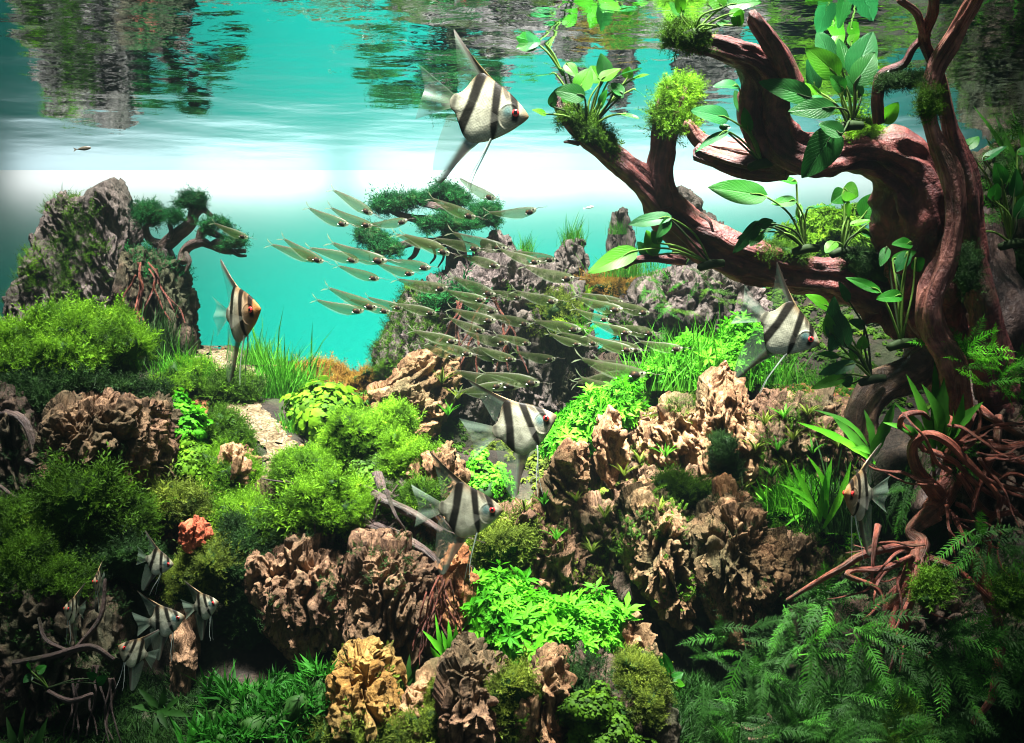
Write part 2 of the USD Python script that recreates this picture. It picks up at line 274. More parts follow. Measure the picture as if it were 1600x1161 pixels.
def catmull(pts, k):
    p = np.asarray(pts, float); p = np.vstack([2 * p[0] - p[1], p, 2 * p[-1] - p[-2]])
    out = []
    for i in range(1, len(p) - 2):
        t = np.linspace(0, 1, k, endpoint=False)[:, None]
        a, b, c, d = p[i - 1], p[i], p[i + 1], p[i + 2]
        out.append(0.5 * (2 * b + (c - a) * t + (2 * a - 5 * b + 4 * c - d) * t ** 2 + (3 * b - a - 3 * c + d) * t ** 3))
    return np.vstack(out + [p[-2:-1]])
def tube(pts, k=6, sides=8, rough=0.0, seed=0, knob=0.0):
    """pts rows: x, y, z, radius. Returns (v, f, uv)."""
    c = catmull(pts, k); p, r = c[:, :3], np.maximum(c[:, 3], 1e-4)
    t = np.gradient(p, axis=0); t /= np.linalg.norm(t, axis=1, keepdims=True) + 1e-12
    a = np.cross(t[0], [0.3, 0.9, 0.2]); a /= np.linalg.norm(a); fr = []
    for i in range(len(p)):
        a = a - t[i] * (a @ t[i]); a /= np.linalg.norm(a) + 1e-12; fr.append(a)
    a = np.array(fr); b = np.cross(t, a)
    ang = np.arange(sides) * 2 * np.pi / sides
    ring = np.cos(ang)[None, :, None] * a[:, None] + np.sin(ang)[None, :, None] * b[:, None]
    base = p[:, None] + r[:, None, None] * ring
    if rough or knob:
        L = np.concatenate([[0], np.cumsum(np.linalg.norm(np.diff(p, axis=0), axis=1))])
        q = np.stack([np.cos(ang)[None] * 1.6 + 0 * L[:, None], np.sin(ang)[None] * 1.6 + 0 * L[:, None], L[:, None] * 14 + 0 * ang[None]], -1) + seed * 1.7
        d = rough * (fbm(q * 1.5, 3, seed) - 0.5) + rough * 0.6 * (1 - np.abs(2 * fbm(q * [2.6, 2.6, 0.6], 2, seed + 2) - 1) - 0.7) + knob * (noise(q * 0.9, seed + 9) - 0.5) + rough * .28 * (fbm(q * [5, 5, 4], 2, seed + 5) - .5) - rough * .35 * sstep(.66, .8, noise(q * [1.3, 1.3, 1.1], seed + 6))
        base = base + ring * (r[:, None] * d)[..., None]
    n = len(p)
    v = np.vstack([base.reshape(-1, 3), p[:1] - t[:1] * r[0] * 0.5, p[-1:] + t[-1:] * r[-1] * 0.5])
    i, j = np.meshgrid(np.arange(n - 1), np.arange(sides), indexing='ij')
    A, B = (i * sides + j).ravel(), (i * sides + (j + 1) % sides).ravel(); C, D = B + sides, A + sides
    f = [np.stack([A, B, C], 1), np.stack([A, C, D], 1)]
    j = np.arange(sides); s0, s1 = n * sides, n * sides + 1
    f += [np.stack([np.full(sides, s0), (j + 1) % sides, j], 1), np.stack([np.full(sides, s1), (n - 1) * sides + j, (n - 1) * sides + (j + 1) % sides], 1)]
    L = np.concatenate([[0], np.cumsum(np.linalg.norm(np.diff(p, axis=0), axis=1))])
    uv = np.stack([np.repeat(L * 8 + seed, sides), np.tile(np.abs(j - sides / 2) / sides * 2, n)], 1)
    uv = np.vstack([uv, uv[:1], uv[-1:]])
    return v, np.vstack(f), uv
def ptube(pp, k=6, sides=8, **o):
    """pp rows: px, py, Y, radius in pixels."""
    q = np.array([[*P(a, b, c), W(d, c)] for a, b, c, d in pp])
    return tube(q, k, sides, **o)
def join(ms):
    vs, fs, n = [], [], 0
    for m in ms:
        v, f = m[0], m[1]; vs.append(v); fs.append(f + n); n += len(v)
    return np.vstack(vs), np.vstack(fs)

# ------------------------------------------------------------------ small plant templates (unit height along +z)
def leaflet(b, d, up, w):
    """diamond leaflet: base, direction*length, normal; 2 triangles"""
    b, d, up = map(np.asarray, (b, d, up)); s = np.cross(d, up); s = s / (np.linalg.norm(s) + 1e-9) * w
    return np.array([b, b + d * 0.5 + s + up * 0.06 * np.linalg.norm(d), b + d, b + d * 0.5 - s + up * 0.06 * np.linalg.norm(d)]), np.array([[0, 1, 2], [0, 2, 3]])
def t_moss(seed):
    r = np.random.default_rng(seed); ms = []
    bend = r.uniform(-0.4, 0.4, 2)
    for i in range(11):
        h = 0.06 + 0.9 * i / 10; c = np.array([bend[0] * h * h, bend[1] * h * h, h]); a = i * 2.4 + r.uniform(-.5, .5); l = 0.25 * (1.2 - 0.6 * h)
        d = np.array([math.cos(a), math.sin(a), 0.75]) * l
        ms.append(leaflet(c, d, (-math.cos(a) * .6, -math.sin(a) * .6, .8), 0.034))
    st = np.array([[-.025, 0, 0], [.025, 0, 0], [bend[0], bend[1], 1.0]]); ms.append((st, np.array([[0, 1, 2]])))
    return join(ms)
def t_star(seed, n=6):
    r = np.random.default_rng(seed); ms = [(np.array([[-.03, 0, 0], [.03, 0, 0], [0, 0, .8]]), np.array([[0, 1, 2]]))]
    for i in range(n):
        a = i * 2 * math.pi / n + r.uniform(-.3, .3); l = r.uniform(.5, .75)
        ms.append(leaflet((0, 0, .78), np.array([math.cos(a), math.sin(a), r.uniform(0.0, .5)]) * l, (0, 0, 1), .11))
    for i in range(3):
        a = i * 2.1 + r.uniform(0, 1); ms.append(leaflet((0, 0, .4), np.array([math.cos(a), math.sin(a), .3]) * .5, (0, 0, 1), .13))
    return join(ms)
def t_round(seed):
    r = np.random.default_rng(seed); ms = []
    for i in range(5):
        a = i * 2.5 + r.uniform(-.3, .3); h = r.uniform(.4, 1.0); c = np.array([math.cos(a) * .35, math.sin(a) * .35, h]); nrm = np.array([math.cos(a) * .4, math.sin(a) * .4, 1]); nrm /= np.linalg.norm(nrm)
        x = np.cross(nrm, [0, 1, .1]); x /= np.linalg.norm(x); y = np.cross(nrm, x); k = np.arange(6) * math.pi / 3
        ring = c + .27 * (np.cos(k)[:, None] * x + np.sin(k)[:, None] * y)
        ms.append((np.vstack([ring, c + nrm * .03]), np.array([[j, (j + 1) % 6, 6] for j in range(6)])))
    return join(ms)
def t_stem(seed):
    r = np.random.default_rng(seed); ms = [(np.array([[-.015, 0, 0], [.015, 0, 0], [0, 0.01, 1.]]), np.array([[0, 1, 2]]))]
    for i in range(6):
        h = .2 + .8 * i / 5
        for k in range(4):
            a = k * math.pi / 2 + i * .8 + r.uniform(-.2, .2); l = .24 * (1.1 - .4 * h)
            ms.append(leaflet((0, 0, h), np.array([math.cos(a), math.sin(a), .45]) * l, (0, 0, 1), .06))
    return join(ms)
def t_blade(seed):
    r = np.random.default_rng(seed); b = r.uniform(.1, .5); w = .011; v = []
    for h in (0, .4, .75): v += [[-w * (1 - h * .4), b * h * h, h], [w * (1 - h * .4), b * h * h, h]]
    v.append([0, b, .98]); return np.array(v), np.array([[0, 1, 3], [0, 3, 2], [2, 3, 5], [2, 5, 4], [4, 5, 6]])
def t_sprig(seed):
    """small rosette of narrow arching leaves"""
    r = np.random.default_rng(seed); ms = []
    for i in range(6):
        a = i * 1.05 + r.uniform(-.3, .3); o = r.uniform(.3, 1.0); w = .06; v = []
        for h in (0, .5, 1.0):
            rad = o * h ** 1.3; z = h * (1 - .35 * o * h); ww = w * (.5, 1, .05)[int(h * 2)]
            c = np.array([math.cos(a) * rad, math.sin(a) * rad, z]); s = np.array([-math.sin(a), math.cos(a), 0]) * ww; v += [c - s, c + s]
        ms.append((np.array(v), np.array([[0, 1, 3], [0, 3, 2], [2, 3, 5], [2, 5, 4]])))
    return join(ms)
TPL = {'moss': [t_moss(i) for i in range(5)], 'star': [t_star(i) for i in range(5)], 'round': [t_round(i) for i in range(4)], 'stem': [t_stem(i) for i in range(4)],
       'blade': [t_blade(i) for i in range(6)], 'sprig': [t_sprig(i) for i in range(5)]}
def sample(v, f, n, up=-0.25, seed=0, region=None, front=0.75, patch=None):
    """n points on the mesh that look up or to the front; region: shapely polygon in photograph pixels"""
    r = np.random.default_rng(seed)
    c = np.cross(v[f[:, 1]] - v[f[:, 0]], v[f[:, 2]] - v[f[:, 0]]); A = np.linalg.norm(c, axis=1); nn = c / np.maximum(A, 1e-12)[:, None]
    w = A * (nn[:, 2] > up) * (nn[:, 1] < front)
    cen = v[f].mean(1)
    if region is not None:
        x, y = proj(cen); w = w * shapely.contains_xy(region, x, y)
    if patch: w = w * sstep(patch[1] - .06, patch[1] + .06, fbm(cen * patch[0] + seed, 3, seed))
    if w.sum() <= 0: return np.zeros((0, 3)), np.zeros((0, 3))
    i = r.choice(len(f), n, p=w / w.sum()); a, b = r.random(n), r.random(n); s = a + b > 1; a[s], b[s] = 1 - a[s], 1 - b[s]
    t = v[f[i]]
    return t[:, 0] + a[:, None] * (t[:, 1] - t[:, 0]) + b[:, None] * (t[:, 2] - t[:, 0]), nn[i]
def scatter(kind, pts, nrm, size, seed=0, lean=0.5, upright=0.6, var=0.35, sink=0.1):
    r = np.random.default_rng(seed); out, n0, fs = [], 0, []
    which = r.integers(0, len(TPL[kind]), len(pts))
    for k, (tv, tf) in enumerate(TPL[kind]):
        q, m = pts[which == k], nrm[which == k]
        if not len(q): continue
        n = len(q)
        z = m * (1 - upright) + np.array([0, 0, 1.0]) * upright + r.normal(0, lean, (n, 3)) * 0.6
        z /= np.linalg.norm(z, axis=1, keepdims=True)
        x = np.cross(z, r.normal(size=(n, 3))); x /= np.linalg.norm(x, axis=1, keepdims=True); y = np.cross(z, x)
        s = size * np.exp(r.normal(0, var, n)) * (.6 + .8 * fbm(q * 60 + 3.1, 2, 77))
        M = np.stack([x, y, z], 2) * s[:, None, None]
        v = np.einsum('nij,kj->nki', M, tv) + (q - z * (s * sink)[:, None])[:, None]
        out.append(v.reshape(-1, 3)); fs.append((tf[None] + (np.arange(n) * len(tv))[:, None, None] + n0).reshape(-1, 3)); n0 += n * len(tv)
    return np.vstack(out), np.vstack(fs)

CLUMP = 8
def instanced(path, base, kind, pts, nrm, size, mat, seed=0, lean=0.5, upright=0.6, var=0.35, sink=0.1, extra=False):
    """Tens of thousands of shoots: a PointInstancer of small clumps of shoots, each clump set on the surface."""
    size = size * {'star': .74, 'round': .72, 'stem': .85}.get(kind, 1.0); r = np.random.default_rng(seed); n = max(1, int(len(pts) / CLUMP * {'star': 1.5, 'round': 1.4}.get(kind, 1.0))); n = min(n, len(pts)); pi = UsdGeom.PointInstancer.Define(stage, path); protos = []
    rad = 1.15 if kind in ('moss', 'blade') else 1.0
    for k in range(5):
        a, d = r.uniform(0, 2 * np.pi, CLUMP), np.sqrt(r.random(CLUMP)) * rad; q = np.stack([d * np.cos(a), d * np.sin(a), -.12 * d * d - .05], 1); m = q * [.5, .5, 0] + [0, 0, 1.0]; m /= np.linalg.norm(m, axis=1, keepdims=True)
        out = []
        for j in range(CLUMP):
            tv, tf = TPL[kind][r.integers(0, len(TPL[kind]))]; z = m[j] + r.normal(0, lean * .6, 3); z /= np.linalg.norm(z); x = np.cross(z, r.normal(size=3)); x /= np.linalg.norm(x); y = np.cross(z, x)
            sc = math.exp(r.normal(0, var * .8)) * (1.9 if extra and j == 0 and k < 3 else 1.0); out.append(((tv * sc) @ np.stack([x, y, z]) + q[j] - z * sink * sc, tf))
        put('%s/clump_%03d' % (path, k), join(out), mat, smooth=False); protos.append('%s/clump_%03d' % (path, k))
    sel = r.permutation(len(pts))[:n]; q, nn = pts[sel], nrm[sel]
    z = nn * (1 - upright * .7) + np.array([0, 0, 1.0]) * upright * .7 + r.normal(0, lean * .25, (n, 3)); z /= np.linalg.norm(z, axis=1, keepdims=True)
    x = np.cross(z, r.normal(size=(n, 3))); x /= np.linalg.norm(x, axis=1, keepdims=True); y = np.cross(z, x)
    from scipy.spatial.transform import Rotation
    qt = Rotation.from_matrix(np.stack([x, y, z], 2)).as_quat()
    s = size * np.exp(r.normal(0, var * .5, n)) * (.6 + .8 * fbm(q * 60 + 3.1, 2, 77))
    pi.CreatePositionsAttr(Vt.Vec3fArray.FromNumpy((q - base).astype(np.float32)))
    pi.CreateOrientationsAttr(Vt.QuathArray([Gf.Quath(float(w[3]), float(w[0]), float(w[1]), float(w[2])) for w in qt]))
    pi.CreateScalesAttr(Vt.Vec3fArray.FromNumpy(np.repeat(s[:, None], 3, 1).astype(np.float32)))
    pi.CreateProtoIndicesAttr(Vt.IntArray(r.integers(0, 5, n).tolist())); pi.CreatePrototypesRel().SetTargets(protos)
    return pi

# ================================================================== THE SETTING
# water surface with ripples
def grid(x0, x1, y0, y1, nx, ny):
    X, Y = np.meshgrid(np.linspace(x0, x1, nx), np.linspace(y0, y1, ny))
    i = np.arange(nx * ny).reshape(ny, nx)
    a, b, c, d = i[:-1, :-1].ravel(), i[:-1, 1:].ravel(), i[1:, 1:].ravel(), i[1:, :-1].ravel()
    return X.ravel(), Y.ravel(), np.vstack([np.stack([a, b, c], 1), np.stack([a, c, d], 1)])
x, y, f = grid(-0.9, 0.9, 0.95, YB, 260, 220)
q = np.stack([x, y, 0 * x], 1)
wz = 0.0036 * (fbm(q * [8, 12, 1] + 0.15 * noise(q * 12, 2)[:, None], 3, 5) - 0.5) + 0.00035 * (fbm(q * [34, 46, 1], 2, 9) - 0.5)
rr = np.hypot(x + 0.33, (y - 1.86) * 1.0)            # rings where a fish has touched the surface
wz += 0.00016 * np.cos(rr * 330) * np.exp(-rr / 0.09)
wz *= sstep(YB, YB - 0.05, y)
struct('water', (np.stack([x, y, HS + wz], 1), f), 'water_surface')
# back pane and side panes
def quad(a, b, c, d): return np.array([a, b, c, d], float), np.array([[0, 1, 2], [0, 2, 3]])
struct('back_pane', quad((-0.9, YB, -0.75), (0.9, YB, -0.75), (0.9, YB, HS + 0.02), (-0.9, YB, HS + 0.02)), 'frosted_pane', smooth=False)
lb = trimesh.creation.box((1.84, 0.40, 1.12)); lb.apply_translation((0, YB + 0.206, HS - 0.54)); lv, lf = np.array(lb.vertices), np.array(lb.faces)
lf = lf[~(np.abs(lv[lf][:, :, 1].mean(1) - lv[:, 1].min()) < 1e-4)]
struct('light_box', (lv, lf), 'dark_pane', smooth=False)  # unseen box added behind the back pane to keep ambient light off it
for s in (-1, 1):
    m = trimesh.creation.box((0.012, 1.1, 1.2)); m.apply_translation((s * 0.893, 1.45, -0.2)); struct('side_pane', m, 'dark_pane', smooth=False)
# substrate: one sheet through points read off the photograph
CTRL = [(-60, 560, 1.97), (150, 545, 1.97), (350, 560, 1.80), (530, 592, 1.95), (700, 600, 1.97), (850, 560, 1.97), (1000, 540, 1.97), (1150, 470, 1.97), (1290, 420, 1.92), (1450, 420, 1.97), (1700, 420, 1.97),
        (380, 590, 1.74), (400, 640, 1.62), (430, 690, 1.54), (450, 740, 1.46), (300, 620, 1.66), (150, 600, 1.66), (-60, 590, 1.6), (480, 650, 1.66), (560, 640, 1.72),
        (120, 690, 1.50), (-60, 700, 1.45), (260, 700, 1.48), (340, 760, 1.42), (560, 740, 1.48), (620, 790, 1.40),
        (100, 880, 1.34), (-60, 900, 1.30), (250, 830, 1.36), (380, 850, 1.36), (560, 850, 1.37), (680, 850, 1.38),
        (400, 1000, 1.42), (500, 1040, 1.42), (250, 1050, 1.30), (600, 1050, 1.34), (80, 1080, 1.25), (-60, 1080, 1.2),
        (420, 1120, 1.20), (570, 1160, 1.15), (200, 1190, 1.15), (-60, 1220, 1.1), (400, 1230, 1.05), (800, 1230, 1.05), (1200, 1240, 1.05), (1700, 1240, 1.05),
        (720, 1080, 1.19), (850, 1065, 1.20), (860, 965, 1.34), (960, 990, 1.30), (760, 960, 1.33), (1030, 1060, 1.24),
        (850, 900, 1.44), (800, 800, 1.50), (770, 760, 1.54), (770, 690, 1.72), (850, 700, 1.66), (930, 690, 1.56), (1000, 660, 1.60), (1080, 610, 1.66), (1180, 590, 1.66),
        (1000, 800, 1.46), (1100, 790, 1.46), (1230, 800, 1.43), (1250, 660, 1.54), (1330, 640, 1.54), (1150, 740, 1.52),
        (1150, 900, 1.40), (1240, 880, 1.36), (1300, 820, 1.40), (1400, 720, 1.42), (1550, 650, 1.42), (1700, 650, 1.42),
        (1300, 960, 1.32), (1450, 900, 1.32), (1600, 880, 1.30), (1150, 1080, 1.26), (1350, 1080, 1.22), (1550, 1080, 1.20), (1250, 430, 1.86), (1400, 520, 1.72), (1550, 520, 1.66)]
cp = np.array([P(*c) for c in CTRL])
rbf = RBFInterpolator(cp[:, :2], cp[:, 2], kernel='linear', smoothing=1e-4)
x, y, f = grid(-0.885, 0.885, 0.96, YB - 0.003, 240, 150)
gz = rbf(np.stack([x, y], 1))
gz += 0.03 * (fbm(np.stack([x, y, gz], 1) * 22, 3, 3) - 0.5)
GV, GF = np.stack([x, y, np.minimum(gz, 0.14)], 1), f
struct('substrate', (GV, GF), 'soil')
def ground_at(px, py):
    """where the sight line through a pixel meets the substrate (nearest sample)"""
    u, w = proj(GV); d = np.hypot(u - px, w - py) + 6 * (GV[:, 1])
    return GV[np.argmin(d)]
def region(poly): return Polygon(poly).buffer(0)
# sand path: a sheet a few millimetres above the substrate
def ground_sheet(poly, lift, cell=400):
    pg = region(poly); cen = GV[GF].mean(1); px, py = proj(cen)
    u, w = proj(GV); keep = shapely.contains_xy(pg, px, py)
    keep |= shapely.contains_xy(pg.buffer(12), px, py); v, f = GV, GF[keep]; ids, inv = np.unique(f, return_inverse=True); v, f = v[ids], inv.reshape(-1, 3)
    for _ in range(3): v, f = trimesh.remesh.subdivide(v, f)
    v = v + np.stack([0 * v[:, 0], 0 * v[:, 0], .006 * (fbm(v * 70, 3, 4) - .5)], 1); cen = v[f].mean(1); px, py = proj(cen); w = 130 * (fbm(cen * 55, 4, 8) - .5)
    f = f[shapely.contains_xy(pg, px + w, py + w)]; ids, inv = np.unique(f, return_inverse=True)
    return v[ids] + [0, 0, lift], inv.reshape(-1, 3)
v, f = ground_sheet([(300, 540), (360, 535), (430, 568), (425, 596), (385, 602), (345, 590), (310, 570)], 0.004)
v2, f2 = ground_sheet([(350, 626), (390, 622), (428, 655), (448, 690), (462, 732), (462, 775), (428, 778), (420, 715), (396, 682), (350, 648)], 0.004)
v, f = join([(v, f), (v2, f2)])
struct('sand_path', (v, f), 'sand')

# ================================================================== ROCKS
ROCKS = {}
def rock(key, name, label, mat, poly, Y, T, **k):
    k.setdefault('sub', 4 if Polygon(poly).area * Y < 6500 else 5)
    m = rock_mesh(poly, Y, T, seed=len(ROCKS) + 1, **k); ROCKS[key] = m
    obj(name, m, mat, label, 'rock')
rock('r1', 'rock_pinnacle', 'tall grey brown pinnacle at the back left, the highest rock, with a pointed tip', 'rock_grey',
     [(188, 290), (203, 328), (210, 380), (222, 420), (215, 560), (15, 560), (20, 490), (48, 440), (60, 375), (85, 318), (105, 312), (150, 312)], 1.88, .08, tilt=-.35, sub=6, amp=.8)
rock('r2', 'rock_block', 'dark rock block right of the tall left pinnacle, carrying the small left bonsai', 'rock_dark',
     [(205, 400), (240, 390), (282, 404), (296, 450), (305, 560), (180, 560), (190, 450)], 1.84, .07, amp=.8)
rock('r3', 'rock_slab', 'wide pale topped slab on the left below the moss mound, dark underneath', 'rock_brown',
     [(85, 640), (112, 618), (170, 616), (245, 624), (256, 660), (245, 760), (150, 830), (90, 770), (70, 690)], 1.36, .10, tilt=.6, sub=6)
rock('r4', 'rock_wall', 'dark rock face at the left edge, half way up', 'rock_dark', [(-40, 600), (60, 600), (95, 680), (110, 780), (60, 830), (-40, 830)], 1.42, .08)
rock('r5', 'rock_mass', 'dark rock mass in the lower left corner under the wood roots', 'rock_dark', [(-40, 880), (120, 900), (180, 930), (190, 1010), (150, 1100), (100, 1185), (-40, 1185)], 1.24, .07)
rock('r6', 'cliff_rock', 'brown cliff hanging over the dark cave, left of the red hair roots', 'rock_brown',
     [(395, 850), (480, 830), (560, 850), (580, 920), (545, 1000), (470, 1025), (425, 990), (385, 900)], 1.31, .08, tilt=.15, sub=6, amp=.8, pits=.5)
rock('r7', 'cliff_rock', 'brown cliff under the twisted wood, with thin red roots hanging down it', 'rock_brown',
     [(555, 830), (640, 840), (690, 870), (702, 960), (665, 1035), (600, 1045), (548, 985)], 1.28, .08, tilt=.3, sub=6, amp=.8, pits=.5)
rock('r8', 'rock_column', 'orange brown column below the tail of the lowest large angelfish', 'rock_orange', [(688, 870), (718, 865), (742, 920), (742, 1000), (715, 1010), (690, 960)], 1.245, .035)
rock('r9', 'rock_column', 'thin upright brown stone in front of the dark cave, left of its opening', 'rock_brown', [(272, 950), (300, 950), (304, 1105), (274, 1105)], 1.27, .022, amp=.5)
rock('r10', 'rock_boulder', 'bright yellow ochre boulder at the bottom, right of the dark green carpet', 'rock_yellow',
     [(545, 1022), (572, 1012), (600, 1035), (615, 1080), (628, 1150), (600, 1185), (530, 1185), (520, 1100), (525, 1050)], 1.13, .05, pits=1.4, sub=6)
rock('r11', 'rock_slab', 'narrow leaning tan slab between the yellow boulder and the knobbly front rock', 'rock_tan', [(645, 1070), (675, 1044), (692, 1050), (680, 1100), (640, 1185), (598, 1185)], 1.14, .035, tilt=-.5, amp=.7)
rock('r12', 'rock_boulder', 'knobbly brown front rock below the bright green carpet', 'rock_brown',
     [(733, 1000), (760, 1018), (786, 1055), (790, 1100), (782, 1190), (698, 1190), (685, 1110), (702, 1040)], 1.12, .05, pits=1.8, sub=6)
rock('r13', 'rock_boulder', 'upright split brown rock at the bottom centre with a pale face', 'rock_tan', [(845, 1025), (882, 1030), (885, 1100), (872, 1190), (812, 1190), (808, 1100), (825, 1045)], 1.12, .04, pits=.6)
rock('r14', 'rock_boulder', 'broad moss grown rock at the bottom, right of the split rock', 'rock_dark', [(880, 1055), (905, 1020), (960, 1055), (1010, 1030), (1045, 1080), (1060, 1190), (870, 1190)], 1.15, .06)
rock('r15', 'rock_small', 'small ridged tan stone at the right end of the bright carpet', 'rock_tan', [(970, 972), (990, 958), (1006, 990), (1030, 1035), (1010, 1060), (972, 1040)], 1.22, .03)
rock('r16', 'rock_outcrop', 'ochre brown rock face directly above the bright green carpet', 'rock_brown', [(755, 830), (830, 812), (900, 818), (935, 850), (940, 935), (905, 975), (800, 965), (750, 900)], 1.38, .06, sub=6, tilt=.2)
rock('r17', 'rock_buttress', 'big pale tan buttress with vertical flakes, right of centre', 'rock_tan', [(985, 770), (1040, 775), (1090, 830), (1095, 920), (1065, 985), (1020, 945), (975, 880), (970, 815)], 1.33, .08, sub=6, amp=1.2)
rock('r18', 'rock_buttress', 'big orange tan hanging rock, right of the pale buttress', 'rock_tan', [(1075, 830), (1125, 780), (1165, 785), (1205, 830), (1222, 890), (1190, 945), (1145, 1010), (1105, 965), (1075, 900)], 1.30, .08, sub=6, amp=1.2)
rock('r19', 'rock_spire', 'pointed grey spire standing in front of the bright grass on the right', 'rock_tan', [(1130, 558), (1157, 588), (1168, 650), (1172, 750), (1088, 750), (1095, 680), (1097, 600)], 1.45, .035, pits=.3)
rock('r20', 'rock_ridge', 'brown ridge right of the pointed grey spire, set with small plants', 'rock_brown', [(1193, 600), (1215, 618), (1250, 632), (1288, 612), (1330, 660), (1320, 745), (1185, 770), (1168, 690)], 1.46, .05)
rock('r21', 'rock_ridge', 'tan grooved ridge left of the pointed grey spire', 'rock_tan', [(1000, 660), (1050, 618), (1092, 625), (1100, 690), (1080, 770), (1000, 760), (980, 700)], 1.48, .05, tilt=-.5)
rock('r22', 'rock_spire', 'small pale yellowish spire with holes, right of the third bright carpet', 'rock_tan', [(950, 638), (976, 670), (982, 720), (960, 765), (935, 745), (926, 690)], 1.42, .025, pits=1.6, amp=.8)
rock('r23', 'rock_slab', 'leaning tan slab right of the two overlapping angelfish', 'rock_tan', [(848, 760), (885, 702), (912, 700), (906, 760), (865, 815), (838, 805)], 1.38, .03, tilt=-.6)
rock('r24', 'rock_hill', 'large hazy grey hill behind the shoal, crowned by the bigger bonsai', 'rock_grey',
     [(690, 425), (760, 398), (850, 418), (905, 450), (935, 540), (905, 670), (840, 710), (700, 700), (620, 640), (590, 560), (635, 470)], 1.84, .11, sub=6)
rock('r25', 'rock_outcrop', 'tan slope on the left foot of the big grey hill behind the shoal', 'rock_tan', [(645, 560), (700, 545), (722, 600), (690, 665), (600, 660), (585, 620)], 1.70, .05, tilt=.9)
rock('r26', 'rock_band', 'long hazy grey rock band under the long driftwood branch', 'rock_grey', [(990, 445), (1080, 420), (1180, 430), (1230, 540), (1150, 590), (1000, 560), (950, 500)], 1.84, .06)
rock('r27', 'rock_spire', 'thin grey spire with a grass tuft on its tip, in the distance', 'rock_grey', [(888, 374), (906, 380), (914, 418), (925, 460), (865, 460), (872, 400)], 1.90, .025, amp=.6)
rock('r28', 'rock_spire', 'distant two stepped grey spire left of the driftwood fork', 'rock_grey', [(955, 328), (976, 325), (986, 360), (998, 450), (945, 450), (950, 360)], 1.92, .025, amp=.6)
rock('r29', 'rock_spire', 'distant ragged grey rock behind the long branch, right of its fork', 'rock_grey', [(1058, 296), (1082, 306), (1100, 328), (1145, 362), (1160, 450), (1050, 450)], 1.93, .03, amp=.7)
rock('r30', 'rock_stone', 'round hazy grey stone seen under the arching trunk', 'rock_grey', [(1262, 340), (1278, 318), (1294, 326), (1304, 380), (1300, 440), (1240, 440), (1248, 360)], 1.93, .03, amp=.6)
rock('r31', 'rock_spire', 'small grey peak under the right crown of the bigger bonsai', 'rock_grey', [(755, 380), (775, 362), (796, 375), (805, 420), (745, 420)], 1.86, .03, amp=.6)
rock('r51', 'rock_wall', 'tall dim wall standing in for the side pane reflection, upper right behind the limbs', 'rock_dark', [(1478, 440), (1488, 310), (1520, 245), (1560, 228), (1660, 222), (1660, 460)], 1.72, .07)  # stands in for the dark reflection in the right side pane
rock('r32', 'rock_wall', 'dark rock right of the big trunk at the right edge', 'rock_dark', [(1525, 370), (1590, 355), (1640, 400), (1640, 620), (1500, 620), (1500, 450)], 1.55, .07)
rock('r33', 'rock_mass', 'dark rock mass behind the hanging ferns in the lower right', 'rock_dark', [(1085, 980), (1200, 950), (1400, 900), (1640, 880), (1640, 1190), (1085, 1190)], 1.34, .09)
rock('r34', 'rock_small', 'small brick red stone on the left slope above the little angelfish', 'rock_red', [(290, 815), (318, 813), (326, 838), (306, 866), (284, 846)], 1.27, .022, amp=.5)
rock('r35', 'rock_stone', 'upright reddish knob on top of the hanging tan rock', 'rock_orange', [(1123, 750), (1146, 743), (1152, 800), (1118, 805)], 1.31, .02, amp=.5)
rock('r36', 'rock_outcrop', 'shadowed brown rock face under the moss on the far left slope', 'rock_brown', [(150, 780), (250, 760), (330, 850), (330, 960), (230, 960), (150, 900)], 1.38, .05)
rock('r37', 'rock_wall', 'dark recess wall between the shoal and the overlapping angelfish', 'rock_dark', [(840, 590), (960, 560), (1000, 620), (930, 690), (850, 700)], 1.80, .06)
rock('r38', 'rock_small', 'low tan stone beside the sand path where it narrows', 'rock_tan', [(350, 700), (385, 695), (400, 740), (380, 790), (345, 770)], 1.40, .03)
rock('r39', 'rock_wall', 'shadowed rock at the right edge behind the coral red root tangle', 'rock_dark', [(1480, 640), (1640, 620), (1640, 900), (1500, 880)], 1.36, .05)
rock('r40', 'rock_small', 'pale rough stone behind the lowest large angelfish', 'rock_tan', [(640, 740), (700, 690), (730, 740), (710, 830), (650, 850)], 1.36, .04)
rock('r41', 'rock_outcrop', 'shaded brown rock between the ochre face and the pale buttress', 'rock_brown', [(900, 790), (985, 770), (1000, 900), (985, 960), (920, 930)], 1.39, .05)

rock('r52', 'cliff_rock', 'long dark brown cliff joining the ochre face and the hanging tan rock', 'rock_brown', [(760, 810), (900, 790), (1000, 765), (1130, 745), (1225, 800), (1245, 890), (1170, 990), (1060, 1010), (960, 975), (880, 975), (765, 950)], 1.43, .07, sub=6, tilt=.1)
rock('r53', 'cliff_rock', 'dark cliff behind the red hair roots, joining the two brown cliff halves over the cave', 'rock_dark', [(375, 820), (540, 815), (700, 830), (725, 950), (660, 1040), (540, 1030), (430, 1005), (370, 930)], 1.36, .06, tilt=.1)
rock('r54', 'cliff_rock', 'long brown terrace wall behind the spires on the right', 'rock_brown', [(890, 660), (1000, 640), (1150, 625), (1330, 630), (1350, 740), (1200, 785), (1000, 785), (900, 770)], 1.53, .05)
rock('r42', 'rock_outcrop', 'brown rock under the gravel terrace, right of the brown ridge', 'rock_brown', [(1255, 650), (1335, 640), (1365, 700), (1350, 760), (1260, 770)], 1.49, .05)
rock('r43', 'rock_outcrop', 'brown rock below the grooved ridge, above the mossy ledge', 'rock_brown', [(990, 730), (1090, 720), (1120, 770), (1090, 800), (1000, 790)], 1.45, .05)
